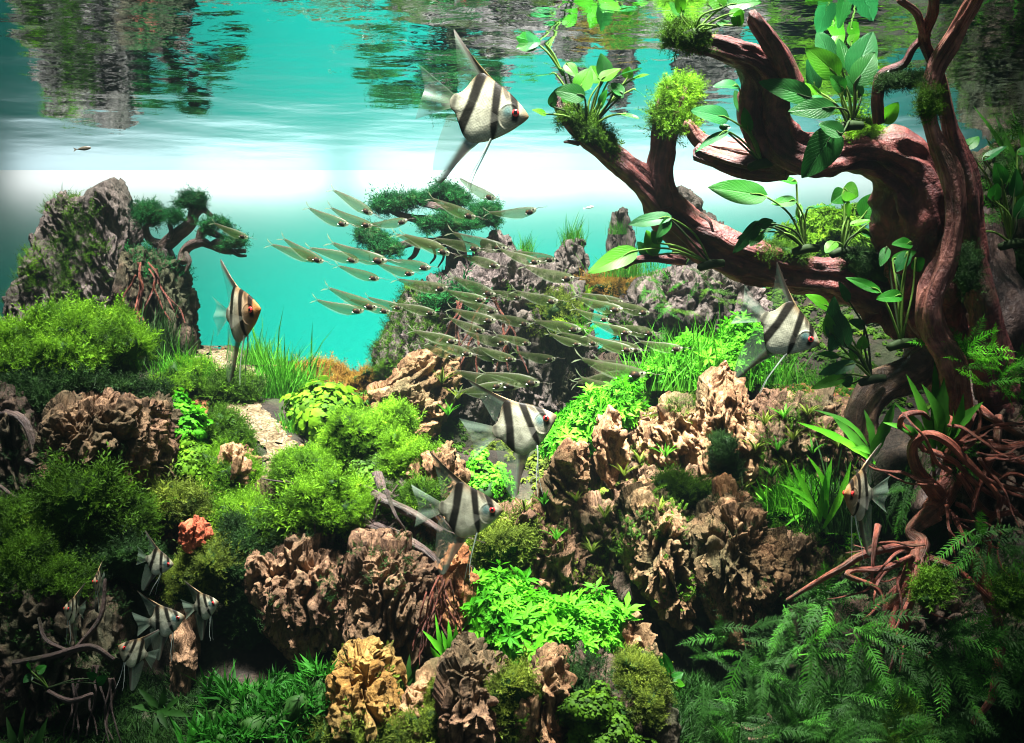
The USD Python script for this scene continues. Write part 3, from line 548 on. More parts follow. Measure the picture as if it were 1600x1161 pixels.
rock('r44', 'rock_slab', 'tilted tan slab left of the ochre face, beside the angelfish feelers', 'rock_brown', [(770, 800), (830, 790), (850, 830), (800, 860), (760, 840)], 1.36, .04, tilt=.5)
rock('r45', 'rock_outcrop', 'dark rock under the pale buttress, above the small ridged stone', 'rock_dark', [(960, 900), (1030, 930), (1100, 960), (1110, 1060), (1040, 1050), (980, 990)], 1.33, .05)
rock('r46', 'rock_outcrop', 'mossy brown rock right of the orange tan hanging rock', 'rock_brown', [(1200, 830), (1260, 830), (1290, 870), (1270, 930), (1210, 930)], 1.35, .05)
rock('r47', 'rock_stone', 'tan stone at the lower end of the sand path beside the twisted wood', 'rock_tan', [(395, 770), (430, 750), (450, 790), (430, 830), (390, 820)], 1.37, .025)
rock('r48', 'rock_stone', 'brown stone between the pale topped slab and the bushy plant', 'rock_brown', [(240, 690), (270, 700), (285, 790), (255, 830), (225, 780)], 1.385, .03)
rock('r49', 'rock_slab', 'tan streaked slab leaning on the left foot of the grey hill', 'rock_tan', [(575, 615), (640, 600), (690, 640), (680, 680), (600, 690)], 1.64, .04, tilt=1.0)
rock('r50', 'rock_outcrop', 'grooved brown rock between the two spires on the right', 'rock_brown', [(1085, 640), (1110, 640), (1180, 700), (1185, 770), (1090, 770)], 1.49, .04)

# ================================================================== DRIFTWOOD
WOOD = {}
def wood_thing(name, label, mat, parts, cat='driftwood'):
    base = P(*parts[0][1][0][:3]); t = Thing(name, label, cat, base)
    for i, (nm, pp, *o) in enumerate(parts):
        o = o[0] if o else {}
        v, f, uv = ptube(pp, k=o.get('k', 8), sides=o.get('sides', 20), rough=o.get('rough', .75), knob=o.get('knob', .95), seed=len(name) + 7 * i)
        WOOD.setdefault('all', []).append((v, f))
        t.part(nm, (v, f), o.get('mat', mat), uv=uv)
    return t
wood_thing('driftwood_tree', 'massive red brown driftwood arching from the right over the tank', 'wood_red', [
    ('trunk', [(1540, 660, 1.36, 43.0), (1500, 570, 1.34, 48.2), (1460, 480, 1.30, 51.6), (1445, 400, 1.27, 56.8), (1440, 325, 1.24, 56.8), (1410, 262, 1.22, 44.7), (1350, 240, 1.20, 32.7), (1280, 245, 1.18, 31.0), (1222, 232, 1.17, 34.4), (1196, 185, 1.165, 31.0), (1194, 130, 1.15, 24.9), (1172, 95, 1.13, 20.6), (1125, 76, 1.10, 17.2), (1085, 66, 1.085, 14.6), (1052, 60, 1.08, 10.3)], {'sides': 44, 'k': 16}),
    ('branch', [(1450, 520, 1.33, 38.7), (1390, 460, 1.33, 39.6), (1330, 432, 1.32, 34.4), (1260, 422, 1.31, 29.2), (1180, 405, 1.30, 29.2), (1110, 380, 1.29, 31.0), (1055, 340, 1.28, 29.2), (1012, 292, 1.26, 21.5), (965, 252, 1.25, 16.3), (915, 212, 1.245, 17.2), (885, 180, 1.24, 14.6), (870, 152, 1.24, 8.6)], {'sides': 36, 'k': 14}),
    ('branch', [(1035, 320, 1.27, 22.4), (1032, 270, 1.26, 22.4), (1040, 215, 1.25, 22.4), (1052, 165, 1.24, 22.4), (1062, 138, 1.24, 17.2)], {'sides': 24}),
    ('branch', [(1230, 262, 1.18, 18.9), (1170, 262, 1.19, 15.5), (1118, 248, 1.20, 12.9), (1088, 236, 1.205, 11.2)]),
    ('branch', [(1235, 245, 1.20, 15.5), (1170, 238, 1.21, 13.8), (1105, 226, 1.22, 12.9), (1072, 192, 1.22, 8.6)], {'mat': 'wood_light'}),
    ('branch', [(1236, 140, 1.14, 15.5), (1222, 105, 1.13, 16.3), (1205, 65, 1.11, 13.8), (1182, 30, 1.09, 11.2), (1176, 22, 1.09, 6.9)]),
    ('branch', [(1460, 520, 1.32, 29.2), (1430, 575, 1.30, 27.5), (1380, 605, 1.28, 25.8), (1352, 645, 1.27, 23.2), (1345, 700, 1.27, 20.6)], {'mat': 'wood_tan'}),
    ('twig', [(905, 225, 1.235, 3.4), (890, 222, 1.23, 2.6), (882, 222, 1.225, 1.7)]), ('twig', [(1095, 335, 1.26, 3.4), (1108, 345, 1.25, 2.6), (1114, 362, 1.25, 1.7)]), ('twig', [(1500, 300, 1.2, 5.2), (1520, 285, 1.19, 3.4), (1522, 262, 1.19, 2.6)]),
    ('twig', [(1070, 408, 1.26, 7.7), (1020, 404, 1.25, 6.0), (990, 408, 1.24, 5.2), (976, 418, 1.24, 3.4)]),
    ('branch', [(1382, 330, 1.33, 22.4), (1390, 380, 1.34, 20.6), (1380, 450, 1.34, 22.4)], {'mat': 'wood_light'})])
wood_thing('driftwood_limb', 'upright pinkish limb in front of the big trunk, leaving through the water surface', 'wood_light', [
    ('trunk', [(1500, 640, 1.16, 16.8), (1488, 560, 1.13, 20.6), (1462, 515, 1.12, 22.1), (1458, 470, 1.11, 19.9), (1478, 410, 1.105, 16.8), (1492, 340, 1.10, 13.8), (1486, 270, 1.095, 14.5), (1462, 210, 1.09, 11.5), (1452, 160, 1.085, 11.5), (1464, 105, 1.08, 13.0), (1496, 50, 1.06, 11.5), (1530, -10, 1.03, 9.9), (1560, -60, 1.0, 9.2)], {'sides': 24})])
wood_thing('driftwood_limb', 'dark thin limb rising behind the pinkish limb and forking to the left', 'wood_red', [
    ('trunk', [(1560, 620, 1.24, 30.0), (1545, 500, 1.22, 27.0), (1522, 380, 1.20, 18.8), (1510, 280, 1.18, 16.5), (1488, 200, 1.16, 12.0), (1468, 120, 1.13, 8.2), (1445, 62, 1.10, 7.5), (1458, 20, 1.07, 8.2), (1456, -30, 1.03, 6.8)]),
    ('branch', [(1452, 52, 1.10, 5.2), (1428, 74, 1.11, 5.2), (1412, 100, 1.12, 6.0), (1378, 118, 1.13, 8.2), (1370, 150, 1.14, 8.2), (1372, 190, 1.16, 7.5)]),
    ('branch', [(1452, 126, 1.12, 6.8), (1410, 128, 1.125, 7.5), (1380, 132, 1.13, 6.8)]),
    ('branch', [(1445, 60, 1.10, 5.2), (1432, 20, 1.07, 5.2), (1405, 0, 1.05, 4.5)], {'mat': 'wood_light'})])
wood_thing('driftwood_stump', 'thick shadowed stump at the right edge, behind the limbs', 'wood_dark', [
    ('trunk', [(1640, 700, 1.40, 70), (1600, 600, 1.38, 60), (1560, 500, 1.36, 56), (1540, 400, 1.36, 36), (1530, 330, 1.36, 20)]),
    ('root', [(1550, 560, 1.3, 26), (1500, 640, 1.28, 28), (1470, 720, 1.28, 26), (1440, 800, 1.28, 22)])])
# root tangle lower right
ROOTS = [[(1475, 640, 1.20, 20), (1492, 720, 1.18, 24), (1470, 780, 1.16, 26), (1455, 800, 1.15, 24)],
    [(1465, 775, 1.15, 17), (1432, 735, 1.13, 13), (1426, 695, 1.12, 11), (1450, 678, 1.11, 9), (1482, 690, 1.105, 9), (1515, 725, 1.11, 9), (1545, 752, 1.12, 8), (1600, 768, 1.13, 7)],
    [(1440, 700, 1.13, 6), (1490, 720, 1.12, 6), (1530, 760, 1.13, 6), (1570, 785, 1.14, 5)],
    [(1458, 800, 1.15, 19), (1425, 830, 1.14, 13), (1440, 850, 1.13, 17), (1425, 890, 1.12, 15), (1405, 930, 1.12, 12), (1385, 950, 1.12, 9)],
    [(1435, 850, 1.13, 13), (1432, 900, 1.11, 11), (1420, 950, 1.11, 9), (1412, 1000, 1.12, 6)],
    [(1440, 855, 1.13, 12), (1448, 885, 1.12, 9), (1450, 910, 1.12, 7)],
    [(1430, 850, 1.13, 9), (1390, 856, 1.12, 8), (1345, 868, 1.11, 8), (1310, 890, 1.11, 8), (1275, 910, 1.12, 7), (1230, 938, 1.13, 5)],
    [(1425, 872, 1.12, 7), (1380, 888, 1.11, 6), (1335, 890, 1.11, 6), (1325, 900, 1.105, 6), (1370, 920, 1.11, 6), (1382, 955, 1.11, 5), (1376, 1030, 1.12, 3)],
    [(1372, 820, 1.12, 7), (1366, 855, 1.11, 6), (1362, 910, 1.11, 4)],
    [(1450, 870, 1.13, 8), (1490, 885, 1.12, 6), (1530, 920, 1.12, 6), (1570, 960, 1.13, 6)],
    [(1400, 940, 1.12, 8), (1395, 985, 1.11, 6), (1410, 1000, 1.11, 6), (1400, 1020, 1.11, 4), (1388, 1055, 1.12, 4)],
    [(1405, 668, 1.12, 5), (1412, 650, 1.11, 6), (1440, 645, 1.12, 5), (1455, 660, 1.13, 5)],
    [(1408, 662, 1.12, 5), (1425, 680, 1.12, 5), (1445, 705, 1.12, 5)],
    [(1530, 640, 1.15, 10), (1560, 660, 1.13, 7), (1610, 690, 1.13, 6)], [(1535, 690, 1.13, 6), (1570, 700, 1.12, 6), (1620, 690, 1.12, 6)],
    [(1540, 720, 1.12, 6), (1575, 712, 1.12, 5), (1620, 735, 1.12, 5)], [(1560, 650, 1.15, 9), (1555, 700, 1.14, 8), (1530, 760, 1.13, 7), (1520, 800, 1.13, 6)],
    [(1500, 740, 1.14, 8), (1540, 800, 1.14, 8), (1590, 800, 1.14, 6)], [(1565, 990, 1.13, 12), (1560, 1040, 1.12, 10), (1550, 1090, 1.12, 9), (1520, 1130, 1.12, 7)],
    [(1520, 860, 1.14, 16), (1545, 930, 1.14, 14), (1565, 990, 1.14, 13)], [(1450, 1020, 1.14, 7), (1465, 1070, 1.13, 8), (1480, 1120, 1.13, 6)],
    [(1520, 640, 1.17, 14), (1500, 680, 1.16, 16), (1480, 720, 1.17, 18)], [(1545, 760, 1.13, 5), (1580, 740, 1.12, 4), (1620, 752, 1.12, 4)], [(1535, 745, 1.12, 5), (1560, 775, 1.12, 5), (1556, 800, 1.13, 4)]]
g = np.random.default_rng(5)
for (x0, y0, a0, n_) in [(1500, 690, -.2, 7), (1540, 720, .3, 7), (1440, 860, 2.2, 7), (1480, 800, .6, 6), (1400, 900, 2.0, 6), (1560, 780, 1.0, 5), (1470, 740, 2.6, 4)]:
    for k in range(n_):
        a = a0 + g.uniform(-.9, .9); x, y, Y, r = x0 + g.normal(0, 14), y0 + g.normal(0, 14), 1.13 + g.uniform(-.03, .03), g.uniform(2.5, 5.5); pp = []
        for q in range(6): pp.append((x, y, Y, r * (1 - .12 * q))); a += g.uniform(-.55, .55); st = g.uniform(16, 30); x += st * math.cos(a); y += st * math.sin(a); Y += g.uniform(-.012, .012)
        ROOTS.append(pp)
t = Thing('root_tangle', 'tangle of coral red roots spreading below the trunk at the lower right', 'driftwood', P(1465, 800, 1.15))
for i, r_ in enumerate(ROOTS):
    v, f, uv = ptube([(a, b, c, d * .66 * (1.15 - .35 * q / len(r_))) for q, (a, b, c, d) in enumerate(r_)], k=7, sides=14, rough=.45, knob=.8, seed=40 + i); t.part('root', (v, f), 'wood_root', uv=uv)
# twisted wood on the middle left, under the moss
def twist(n, box, Y, r, seed, n0=4):
    g = np.random.default_rng(seed); out = []
    for i in range(n):
        x0, y0 = g.uniform(box[0], box[2]), g.uniform(box[1], box[1] + (box[3] - box[1]) * .5); a = g.uniform(.1, 3.0); pp = []
        rad = r * g.uniform(.5, 1.2); yy = Y + g.uniform(-.03, .03)
        for k in range(n0 + 1):
            pp.append((x0, y0, yy, rad * (1 - .16 * k))); s = g.uniform(18, 34); a += g.uniform(-.8, .8); x0 += s * math.cos(a); y0 += s * math.sin(a) * .8 + 5; yy += g.uniform(-.012, .008)
        out.append(pp)
    return out
def twisted(name, label, mat, paths, seed):
    t = Thing(name, label, 'driftwood', P(*paths[0][0][:3]))
    for i, pp in enumerate(paths):
        v, f, uv = ptube([(a, b, c, d * .8) for a, b, c, d in pp], k=6, sides=10, rough=.6, knob=1.0, seed=seed + i); t.part('root', (v, f), mat, uv=uv)
twisted('twisted_wood', 'knot of twisted brown wood under the bright moss, left of the overlapping angelfish', 'wood_dark', twist(44, (500, 755, 690, 850), 1.298, 3.0, 3, 4) + [
    [(560, 760, 1.30, 9), (600, 782, 1.28, 9), (640, 800, 1.27, 8), (690, 830, 1.25, 6)], [(480, 830, 1.30, 9), (540, 815, 1.28, 10), (600, 830, 1.27, 12), (660, 860, 1.26, 11), (700, 900, 1.25, 8)], [(590, 740, 1.33, 11), (600, 790, 1.31, 10), (590, 850, 1.30, 7)]], 11)
twisted('twisted_wood', 'tangled dark brown wood in the lower left behind the small angelfish', 'wood_dark', [[(20, 1035, 1.17, 4), (80, 1025, 1.16, 5), (140, 1010, 1.155, 6), (178, 1030, 1.155, 4)],
    [(165, 905, 1.17, 4), (158, 960, 1.165, 5), (130, 1000, 1.16, 5), (95, 1035, 1.16, 3)], [(60, 965, 1.18, 3), (72, 1000, 1.17, 4), (110, 1018, 1.165, 3)], [(75, 1080, 1.15, 4), (110, 1095, 1.14, 5), (145, 1085, 1.14, 4)]], 60)
twisted('twisted_wood', 'dark gnarled wood on the left edge above the pale topped slab', 'wood_dark', [[(-10, 640, 1.36, 6.5), (40, 660, 1.345, 7.8), (60, 740, 1.335, 5.2)], [(40, 720, 1.33, 5.2), (90, 740, 1.31, 5.2), (170, 790, 1.3, 3.9)], [(0, 760, 1.32, 3.9), (50, 800, 1.3, 3.2)]], 80)
def hair_roots(label, mat, starts, Y, dy, n, seed, r=1.6):
    g = np.random.default_rng(seed); t = Thing('hair_roots', label, 'roots', P(starts[0][0], starts[0][1], Y))
    for i in range(n):
        x0, y0 = starts[i % len(starts)]; x0 += g.normal(0, 5); pp = [(x0, y0, Y, r)]; w = g.normal(0, 6)
        for k in range(5):
            x0 += w + g.normal(0, 4); y0 += dy / 5 * g.uniform(.7, 1.2); pp.append((x0, y0, Y + g.uniform(-.006, .006), r * (1 - .1 * k)))
        v, f, uv = ptube(pp, k=4, sides=6, seed=i); t.part('root', (v, f), mat, uv=uv)
hair_roots('thin dark red roots fanning down the cliff below the lowest large angelfish', 'wood_root', [(690, 900), (672, 925), (700, 905)], 1.20, 110, 14, 5)
hair_roots('thin coral roots trailing down the dark block under the small left bonsai', 'wood_root', [(240, 420), (225, 410), (215, 430)], 1.755, 95, 9, 6, 1.8)
hair_roots('thin coral roots hanging in the middle of the shoal on the grey hill', 'wood_root', [(770, 465), (715, 470), (790, 500), (745, 520)], 1.71, 85, 11, 8, 1.9)
hair_roots('dark roots hanging in the lower left corner', 'wood_dark', [(150, 1040), (170, 1060), (120, 1060)], 1.15, 110, 9, 9, 2.0)
# fine ones at the very bottom right
twisted('twig_wood', 'thin curled brown twigs at the bottom, left of the lower right ferns', 'wood_tan', [[(1145, 1130, 1.12, 4), (1175, 1140, 1.11, 4), (1205, 1128, 1.11, 3), (1200, 1115, 1.11, 3)], [(1170, 1155, 1.11, 4), (1215, 1150, 1.11, 3)]], 95)

# ================================================================== MOSS, CARPETS, GRASS
def mound(name, label, cat, poly, Y, T, tpl, mat, n, size, seed, base='mat_green', up=-0.3, upright=.45, lean=.5, sub=4, amp=1.0, var=.35):
    n = int(n * (1.25 if tpl == 'moss' else 1)); m = mound_mesh(poly, Y, T * (.75 if name == 'moss_mound' else 1), seed, sub, amp); v, f = m
    t = Thing(name, label, cat, (v[:, 0].mean(), Y, v[:, 2].min()))
    t.part('cushion', m, base)
    p, nn = sample(v, f, n, up, seed)
    tag(instanced(fresh(t.path, 'shoots'), t.base, tpl, p, nn, size, mat, seed, lean, upright, var + .1, extra=tpl == 'moss').GetPrim(), kind='stuff')
def patch(name, label, cat, keys, poly, tpl, mat, n, size, seed, up=-.2, upright=.5, lean=.5, clump=None, kind=None, var=.35):
    ms = [ROCKS[k] if k != 'ground' else (GV, GF) for k in keys]; v, f = join(ms)
    p, nn = sample(v, f, n, up, seed, region(poly) if poly else None, .6, clump)
    if not len(p): return
    b = np.array([p[:, 0].mean(), p[:, 1].mean(), p[:, 2].min()])
    if kind:
        pi = instanced(fresh('/World', name), b, tpl, p, nn, size, mat, seed, lean, upright, var); pi.AddTranslateOp().Set(Gf.Vec3d(*map(float, b))); tag(pi.GetPrim(), label, cat, None, kind)
    else:
        t = Thing(name, label, cat, b); tag(instanced(fresh(t.path, 'shoots'), b, tpl, p, nn, size, mat, seed, lean, upright, var).GetPrim(), kind='stuff')
MM = 0.001
mound('moss_mound', 'large bright moss mound on the left, over the pale topped slab', 'moss', [(-30, 515), (20, 495), (60, 490), (130, 500), (190, 522), (222, 548), (214, 575), (160, 585), (100, 578), (50, 610), (-30, 610)], 1.46, .08, 'moss', 'moss_bright', 14000, 7.2 * MM, 1)
mound('moss_mound', 'dark shaded moss hanging under the large bright mound', 'moss', [(-30, 580), (60, 575), (130, 585), (200, 570), (240, 590), (250, 625), (150, 612), (60, 640), (-30, 640)], 1.43, .05, 'moss', 'moss_dark', 7000, 7.2 * MM, 2)
mound('moss_mound', 'green moss cushion left of the orange gravel patch', 'moss', [(72, 775), (118, 740), (170, 745), (205, 788), (210, 830), (150, 848), (100, 830)], 1.28, .05, 'moss', 'moss', 8400, 6.5 * MM, 3)
mound('moss_mound', 'deep green moss cushion at the left edge beside the edge-on angelfish', 'moss', [(-30, 880), (50, 858), (120, 868), (155, 910), (120, 945), (40, 960), (-30, 955)], 1.22, .05, 'moss', 'moss', 8400, 6.5 * MM, 4)
mound('moss_mound', 'moss cushion at the left edge above the dark wood', 'moss', [(-30, 790), (40, 772), (82, 790), (72, 830), (0, 850), (-30, 850)], 1.27, .04, 'moss', 'moss', 5200, 6.5 * MM, 5)
mound('moss_mound', 'round bright moss dome on the twisted wood, near the sand path', 'moss', [(518, 690), (540, 655), (588, 640), (620, 660), (618, 700), (570, 722), (530, 715)], 1.40, .05, 'moss', 'moss_bright', 8400, 5.8 * MM, 6)
mound('moss_mound', 'bright moss on the right end of the twisted wood, by the angelfish tail', 'moss', [(600, 700), (650, 682), (692, 728), (684, 760), (620, 765), (588, 730)], 1.36, .04, 'moss', 'moss_bright', 7200, 5.8 * MM, 7)
mound('moss_mound', 'bright moss on the left end of the twisted wood, beside the white sand', 'moss', [(455, 755), (485, 715), (530, 718), (562, 750), (520, 785), (462, 790)], 1.37, .05, 'moss', 'moss_bright', 7600, 5.8 * MM, 8)
mound('moss_mound', 'small moss tuft low on the twisted wood', 'moss', [(455, 800), (480, 780), (520, 795), (510, 815), (465, 815)], 1.29, .02, 'moss', 'moss_bright', 2*1400, 5.0 * MM, 9)
mound('moss_mound', 'dark moss hanging left of the brown cliff', 'moss', [(350, 850), (390, 830), (420, 870), (425, 950), (400, 985), (365, 980), (345, 920)], 1.29, .04, 'moss', 'moss_dark', 6400, 6.5 * MM, 10)
mound('moss_mound', 'yellow green moss under the brick red stone', 'moss', [(270, 885), (290, 860), (330, 855), (362, 880), (350, 925), (290, 925)], 1.28, .04, 'moss', 'moss_yellow', 4800, 5.8 * MM, 11)
mound('moss_cascade', 'pale green moss cascading beside the white sand path', 'moss', [(318, 710), (350, 695), (385, 740), (395, 800), (390, 850), (340, 830), (315, 760)], 1.40, .05, 'moss', 'moss_bright', 7600, 5.8 * MM, 12)
mound('moss_cascade', 'soft green moss between the bright stem plant and the sand', 'moss', [(325, 655), (350, 645), (390, 680), (395, 715), (365, 715), (330, 695)], 1.50, .035, 'moss', 'moss', 4800, 6.5 * MM, 13)
mound('stem_plant_bush', 'bright yellow green bushy stem plant beside the pale topped slab', 'plant', [(250, 640), (280, 622), (320, 635), (325, 690), (300, 720), (255, 715)], 1.46, .04, 'round', 'carpet_bright', 4590, 5.5 * MM, 14)
mound('stem_plant_bush', 'bright leafy plant trailing below the bushy stem plant', 'plant', [(262, 715), (310, 705), (335, 740), (320, 790), (275, 780)], 1.42, .03, 'round', 'moss_bright', 3600, 5.5 * MM, 15)
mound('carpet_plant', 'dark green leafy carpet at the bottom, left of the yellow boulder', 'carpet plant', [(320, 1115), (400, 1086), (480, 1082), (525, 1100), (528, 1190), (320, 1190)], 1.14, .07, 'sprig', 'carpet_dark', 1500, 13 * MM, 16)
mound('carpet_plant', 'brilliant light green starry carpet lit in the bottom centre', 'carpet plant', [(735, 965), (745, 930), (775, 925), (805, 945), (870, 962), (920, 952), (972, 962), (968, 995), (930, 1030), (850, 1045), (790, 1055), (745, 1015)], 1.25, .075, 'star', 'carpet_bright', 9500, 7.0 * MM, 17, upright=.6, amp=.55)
mound('carpet_plant', 'brilliant green leafy bank in front of the hazy rock band', 'carpet plant', [(985, 585), (1020, 555), (1060, 545), (1130, 535), (1180, 530), (1200, 590), (1120, 620), (1040, 645), (985, 625)], 1.60, .06, 'star', 'carpet_bright', 7344, 8.0 * MM, 18)
mound('carpet_plant', 'bright leafy carpet right of the upper of the overlapping angelfish', 'carpet plant', [(878, 665), (925, 622), (980, 612), (1002, 640), (960, 675), (905, 705), (880, 695)], 1.52, .05, 'star', 'carpet_bright', 5202, 8.0 * MM, 19)
mound('carpet_plant', 'small round leaved carpet between the overlapping angelfish', 'carpet plant', [(735, 742), (780, 722), (805, 760), (792, 792), (738, 785)], 1.47, .03, 'round', 'carpet_bright', 1700, 6.2 * MM, 20)
mound('carpet_plant', 'bright green carpet between the hanging rock and the left facing angelfish', 'carpet plant', [(1195, 800), (1260, 765), (1305, 780), (1320, 830), (1250, 838), (1200, 830)], 1.40, .05, 'sprig', 'fern_bright', 1300, 13 * MM, 21)
mound('carpet_plant', 'glowing yellow green carpet seen under the arching trunk', 'carpet plant', [(1205, 395), (1270, 352), (1330, 345), (1365, 385), (1345, 425), (1260, 420)], 1.86, .05, 'star', 'moss_bright', 4800, 7.9 * MM, 22)
mound('grass_bank', 'orange yellow tufted bank far behind, left of the long branch tip', 'grass', [(905, 450), (935, 425), (965, 418), (1005, 432), (995, 470), (925, 475)], 1.86, .03, 'moss', 'moss_orange', 3000, 7.2 * MM, 23)
mound('grass_bank', 'orange brown tufted bank below the teal gap left of the grey hill', 'grass', [(445, 595), (490, 576), (590, 574), (604, 600), (560, 622), (470, 622)], 1.84, .04, 'moss', 'moss_orange', 5200, 7.9 * MM, 24)
mound('red_stem_plant', 'reddish leaved low plant behind the bright moss dome', 'plant', [(480, 645), (520, 622), (590, 620), (605, 640), (560, 655), (490, 662)], 1.66, .03, 'sprig', 'leaf_red', 420, 9 * MM, 25, upright=.6)
mound('moss_slope', 'yellow green moss on the right shoulder of the grey hill', 'moss', [(840, 490), (870, 470), (905, 485), (900, 515), (860, 520)], 1.74, .02, 'moss', 'moss_yellow', 1800, 6.2 * MM, 27)
mound('moss_slope', 'dark blue green moss at the top of the grey hill below the bonsai', 'moss', [(660, 470), (690, 448), (740, 450), (735, 478), (690, 488)], 1.75, .02, 'moss', 'moss_teal_haze', 2200, 6 * MM, 28)
mound('moss_mound', 'olive moss on the ochre rock face right of the lowest large angelfish', 'moss', [(748, 850), (775, 815), (815, 815), (830, 850), (800, 905), (755, 895)], 1.335, .03, 'moss', 'moss_yellow', 5100, 5.9 * MM, 29)
mound('moss_mound', 'olive moss on the narrow tan slab at the bottom', 'moss', [(640, 1110), (685, 1060), (705, 1080), (700, 1185), (620, 1185)], 1.115, .03, 'moss', 'moss_yellow', 4800, 5.4 * MM, 30)
mound('moss_mound', 'olive moss on the knobbly front rock, right side', 'moss', [(770, 1080), (800, 1045), (822, 1070), (815, 1190), (775, 1190)], 1.10, .025, 'moss', 'moss_yellow', 3300, 5.4 * MM, 31)
mound('moss_mound', 'dark moss cap on the broad front rock', 'moss', [(880, 1040), (905, 1015), (935, 1045), (945, 1120), (900, 1140), (878, 1100)], 1.12, .03, 'moss', 'moss_dark', 3600, 5.8 * MM, 32)
mound('moss_mound', 'light olive moss on the right of the broad front rock', 'moss', [(960, 1050), (1000, 1020), (1035, 1030), (1048, 1080), (1020, 1140), (970, 1120)], 1.12, .035, 'moss', 'moss_yellow', 5700, 5.4 * MM, 33)
mound('moss_mound', 'mottled moss hanging on the broad front rock at the bottom edge', 'moss', [(880, 1110), (940, 1080), (1000, 1110), (1010, 1190), (880, 1190)], 1.085, .03, 'round', 'moss', 3800, 4.3 * MM, 34)
mound('moss_mound', 'olive moss at the foot of the yellow boulder', 'moss', [(500, 1150), (560, 1130), (640, 1140), (650, 1190), (490, 1190)], 1.09, .03, 'moss', 'moss_yellow', 3900, 5.4 * MM, 35)
mound('moss_mound', 'dark moss cushion under the pointed grey spire', 'moss', [(1108, 700), (1130, 680), (1155, 700), (1150, 740), (1112, 740)], 1.40, .02, 'moss', 'moss_dark', 1600, 5.0 * MM, 36)
mound('moss_mound', 'mossy ledge on top of the pale buttress', 'moss', [(1010, 770), (1050, 748), (1100, 760), (1120, 785), (1070, 795), (1015, 790)], 1.36, .03, 'moss', 'moss', 3000, 5.0 * MM, 37)
mound('moss_mound', 'green moss bank in the lower right corner', 'moss', [(1390, 1130), (1420, 1105), (1450, 1130), (1440, 1190), (1385, 1190)], 1.09, .03, 'moss', 'moss', 2400, 6.5 * MM, 38)
mound('moss_mound', 'fuzzy green moss ball on the root tangle', 'moss', [(1428, 910), (1450, 898), (1475, 905), (1480, 930), (1455, 942), (1430, 935)], 1.10, .022, 'moss', 'moss', 2400, 6.5 * MM, 39)
mound('moss_mound', 'dark moss ball at the right edge below the root tangle', 'moss', [(1560, 920), (1590, 905), (1630, 915), (1630, 965), (1580, 965)], 1.11, .025, 'moss', 'moss', 2200, 7.2 * MM, 40)
mound('moss_mound', 'moss cushion on the dark rock at the right edge, high up', 'moss', [(1575, 425), (1600, 410), (1640, 415), (1640, 470), (1590, 470)], 1.42, .03, 'moss', 'moss_dark', 1800, 6.5 * MM, 41)
mound('moss_slope', 'bright yellow green moss left of the upper white sand', 'moss', [(238, 585), (275, 560), (320, 575), (335, 610), (300, 640), (250, 625)], 1.66, .05, 'moss', 'moss_bright', 4500, 7 * MM, 61)
mound('moss_slope', 'bright moss overhanging the lower end of the sand path', 'moss', [(335, 790), (385, 770), (430, 790), (440, 850), (400, 890), (345, 870)], 1.345, .05, 'moss', 'moss_bright', 5000, 6.5 * MM, 62)
mound('moss_slope', 'mixed moss below the bushy stem plant, above the brick red stone', 'moss', [(235, 770), (290, 760), (330, 790), (320, 815), (270, 805), (235, 800)], 1.35, .04, 'moss', 'moss_yellow', 3000, 7 * MM, 63)
mound('moss_slope', 'moss tongue between the two patches of white sand', 'moss', [(330, 605), (375, 598), (400, 604), (400, 625), (360, 628), (338, 622)], 1.64, .03, 'moss', 'moss', 3600, 7 * MM, 64)
mound('moss_slope', 'green moss bank right of the lower white sand', 'moss', [(455, 640), (500, 625), (540, 650), (525, 690), (480, 700), (462, 675)], 1.60, .05, 'round', 'moss_bright', 3200, 6.5 * MM, 65)
mound('moss_slope', 'dark moss hanging over the left edge of the brown cliff', 'moss', [(400, 800), (460, 790), (520, 810), (540, 840), (470, 850), (410, 840)], 1.325, .04, 'moss', 'moss', 3600, 6.5 * MM, 66)
mound('moss_slope', 'moss skirt under the green cushion at the far left', 'moss', [(60, 830), (150, 840), (210, 830), (250, 870), (200, 900), (120, 880)], 1.27, .04, 'moss', 'moss_dark', 4200, 7 * MM, 67)
mound('moss_slope', 'bright moss hiding the left half of the wood knot', 'moss', [(470, 770), (520, 755), (570, 765), (590, 800), (540, 825), (480, 815)], 1.285, .03, 'moss', 'moss_bright', 5200, 6.5 * MM, 69)
mound('moss_slope', 'bright moss on the right end of the wood knot, by the pale rough stone', 'moss', [(610, 760), (660, 750), (690, 790), (650, 815), (612, 800)], 1.31, .03, 'moss', 'moss', 2600, 6.5 * MM, 68)
# moss on the driftwood
WV, WF = join(WOOD['all'])
def wood_moss(label, poly, Y, T, mat, n, size, seed, up=-.5):
    pg = region(poly).buffer(6); p, nn = sample(WV, WF, int(n * .5), up, seed, pg, .9)
    cx, cy = np.mean(poly, 0); poly = [(cx + (a - cx) * .86, cy + (b - cy) * .86) for a, b in poly]; size *= .8; n = int(n * 1.4); m = mound_mesh(poly, Y, T * .5, seed, 4, .35); q, qn = sample(*m, int(n * .5), -.4, seed, front=1.1)
    t = Thing('wood_moss', label, 'moss', (m[0][:, 0].mean(), Y, m[0][:, 2].min())); t.part('cushion', m, 'mat_green')
    p, nn = np.vstack([p, q]), np.vstack([nn, qn]); r = np.random.default_rng(seed); p = p + nn * r.uniform(0, .004, (len(p), 1))
    tag(instanced(fresh(t.path, 'shoots'), t.base, 'moss', p, nn, size, mat, seed, .8, .25, .45).GetPrim(), kind='stuff')
wood_moss('bright moss sleeve on the fork tip of the long branch', [(1020, 165), (1035, 135), (1065, 122), (1090, 126), (1085, 160), (1075, 200), (1040, 205), (1022, 195)], 1.235, 0.016, 'moss_bright', 5200, 6.1 * MM, 42)
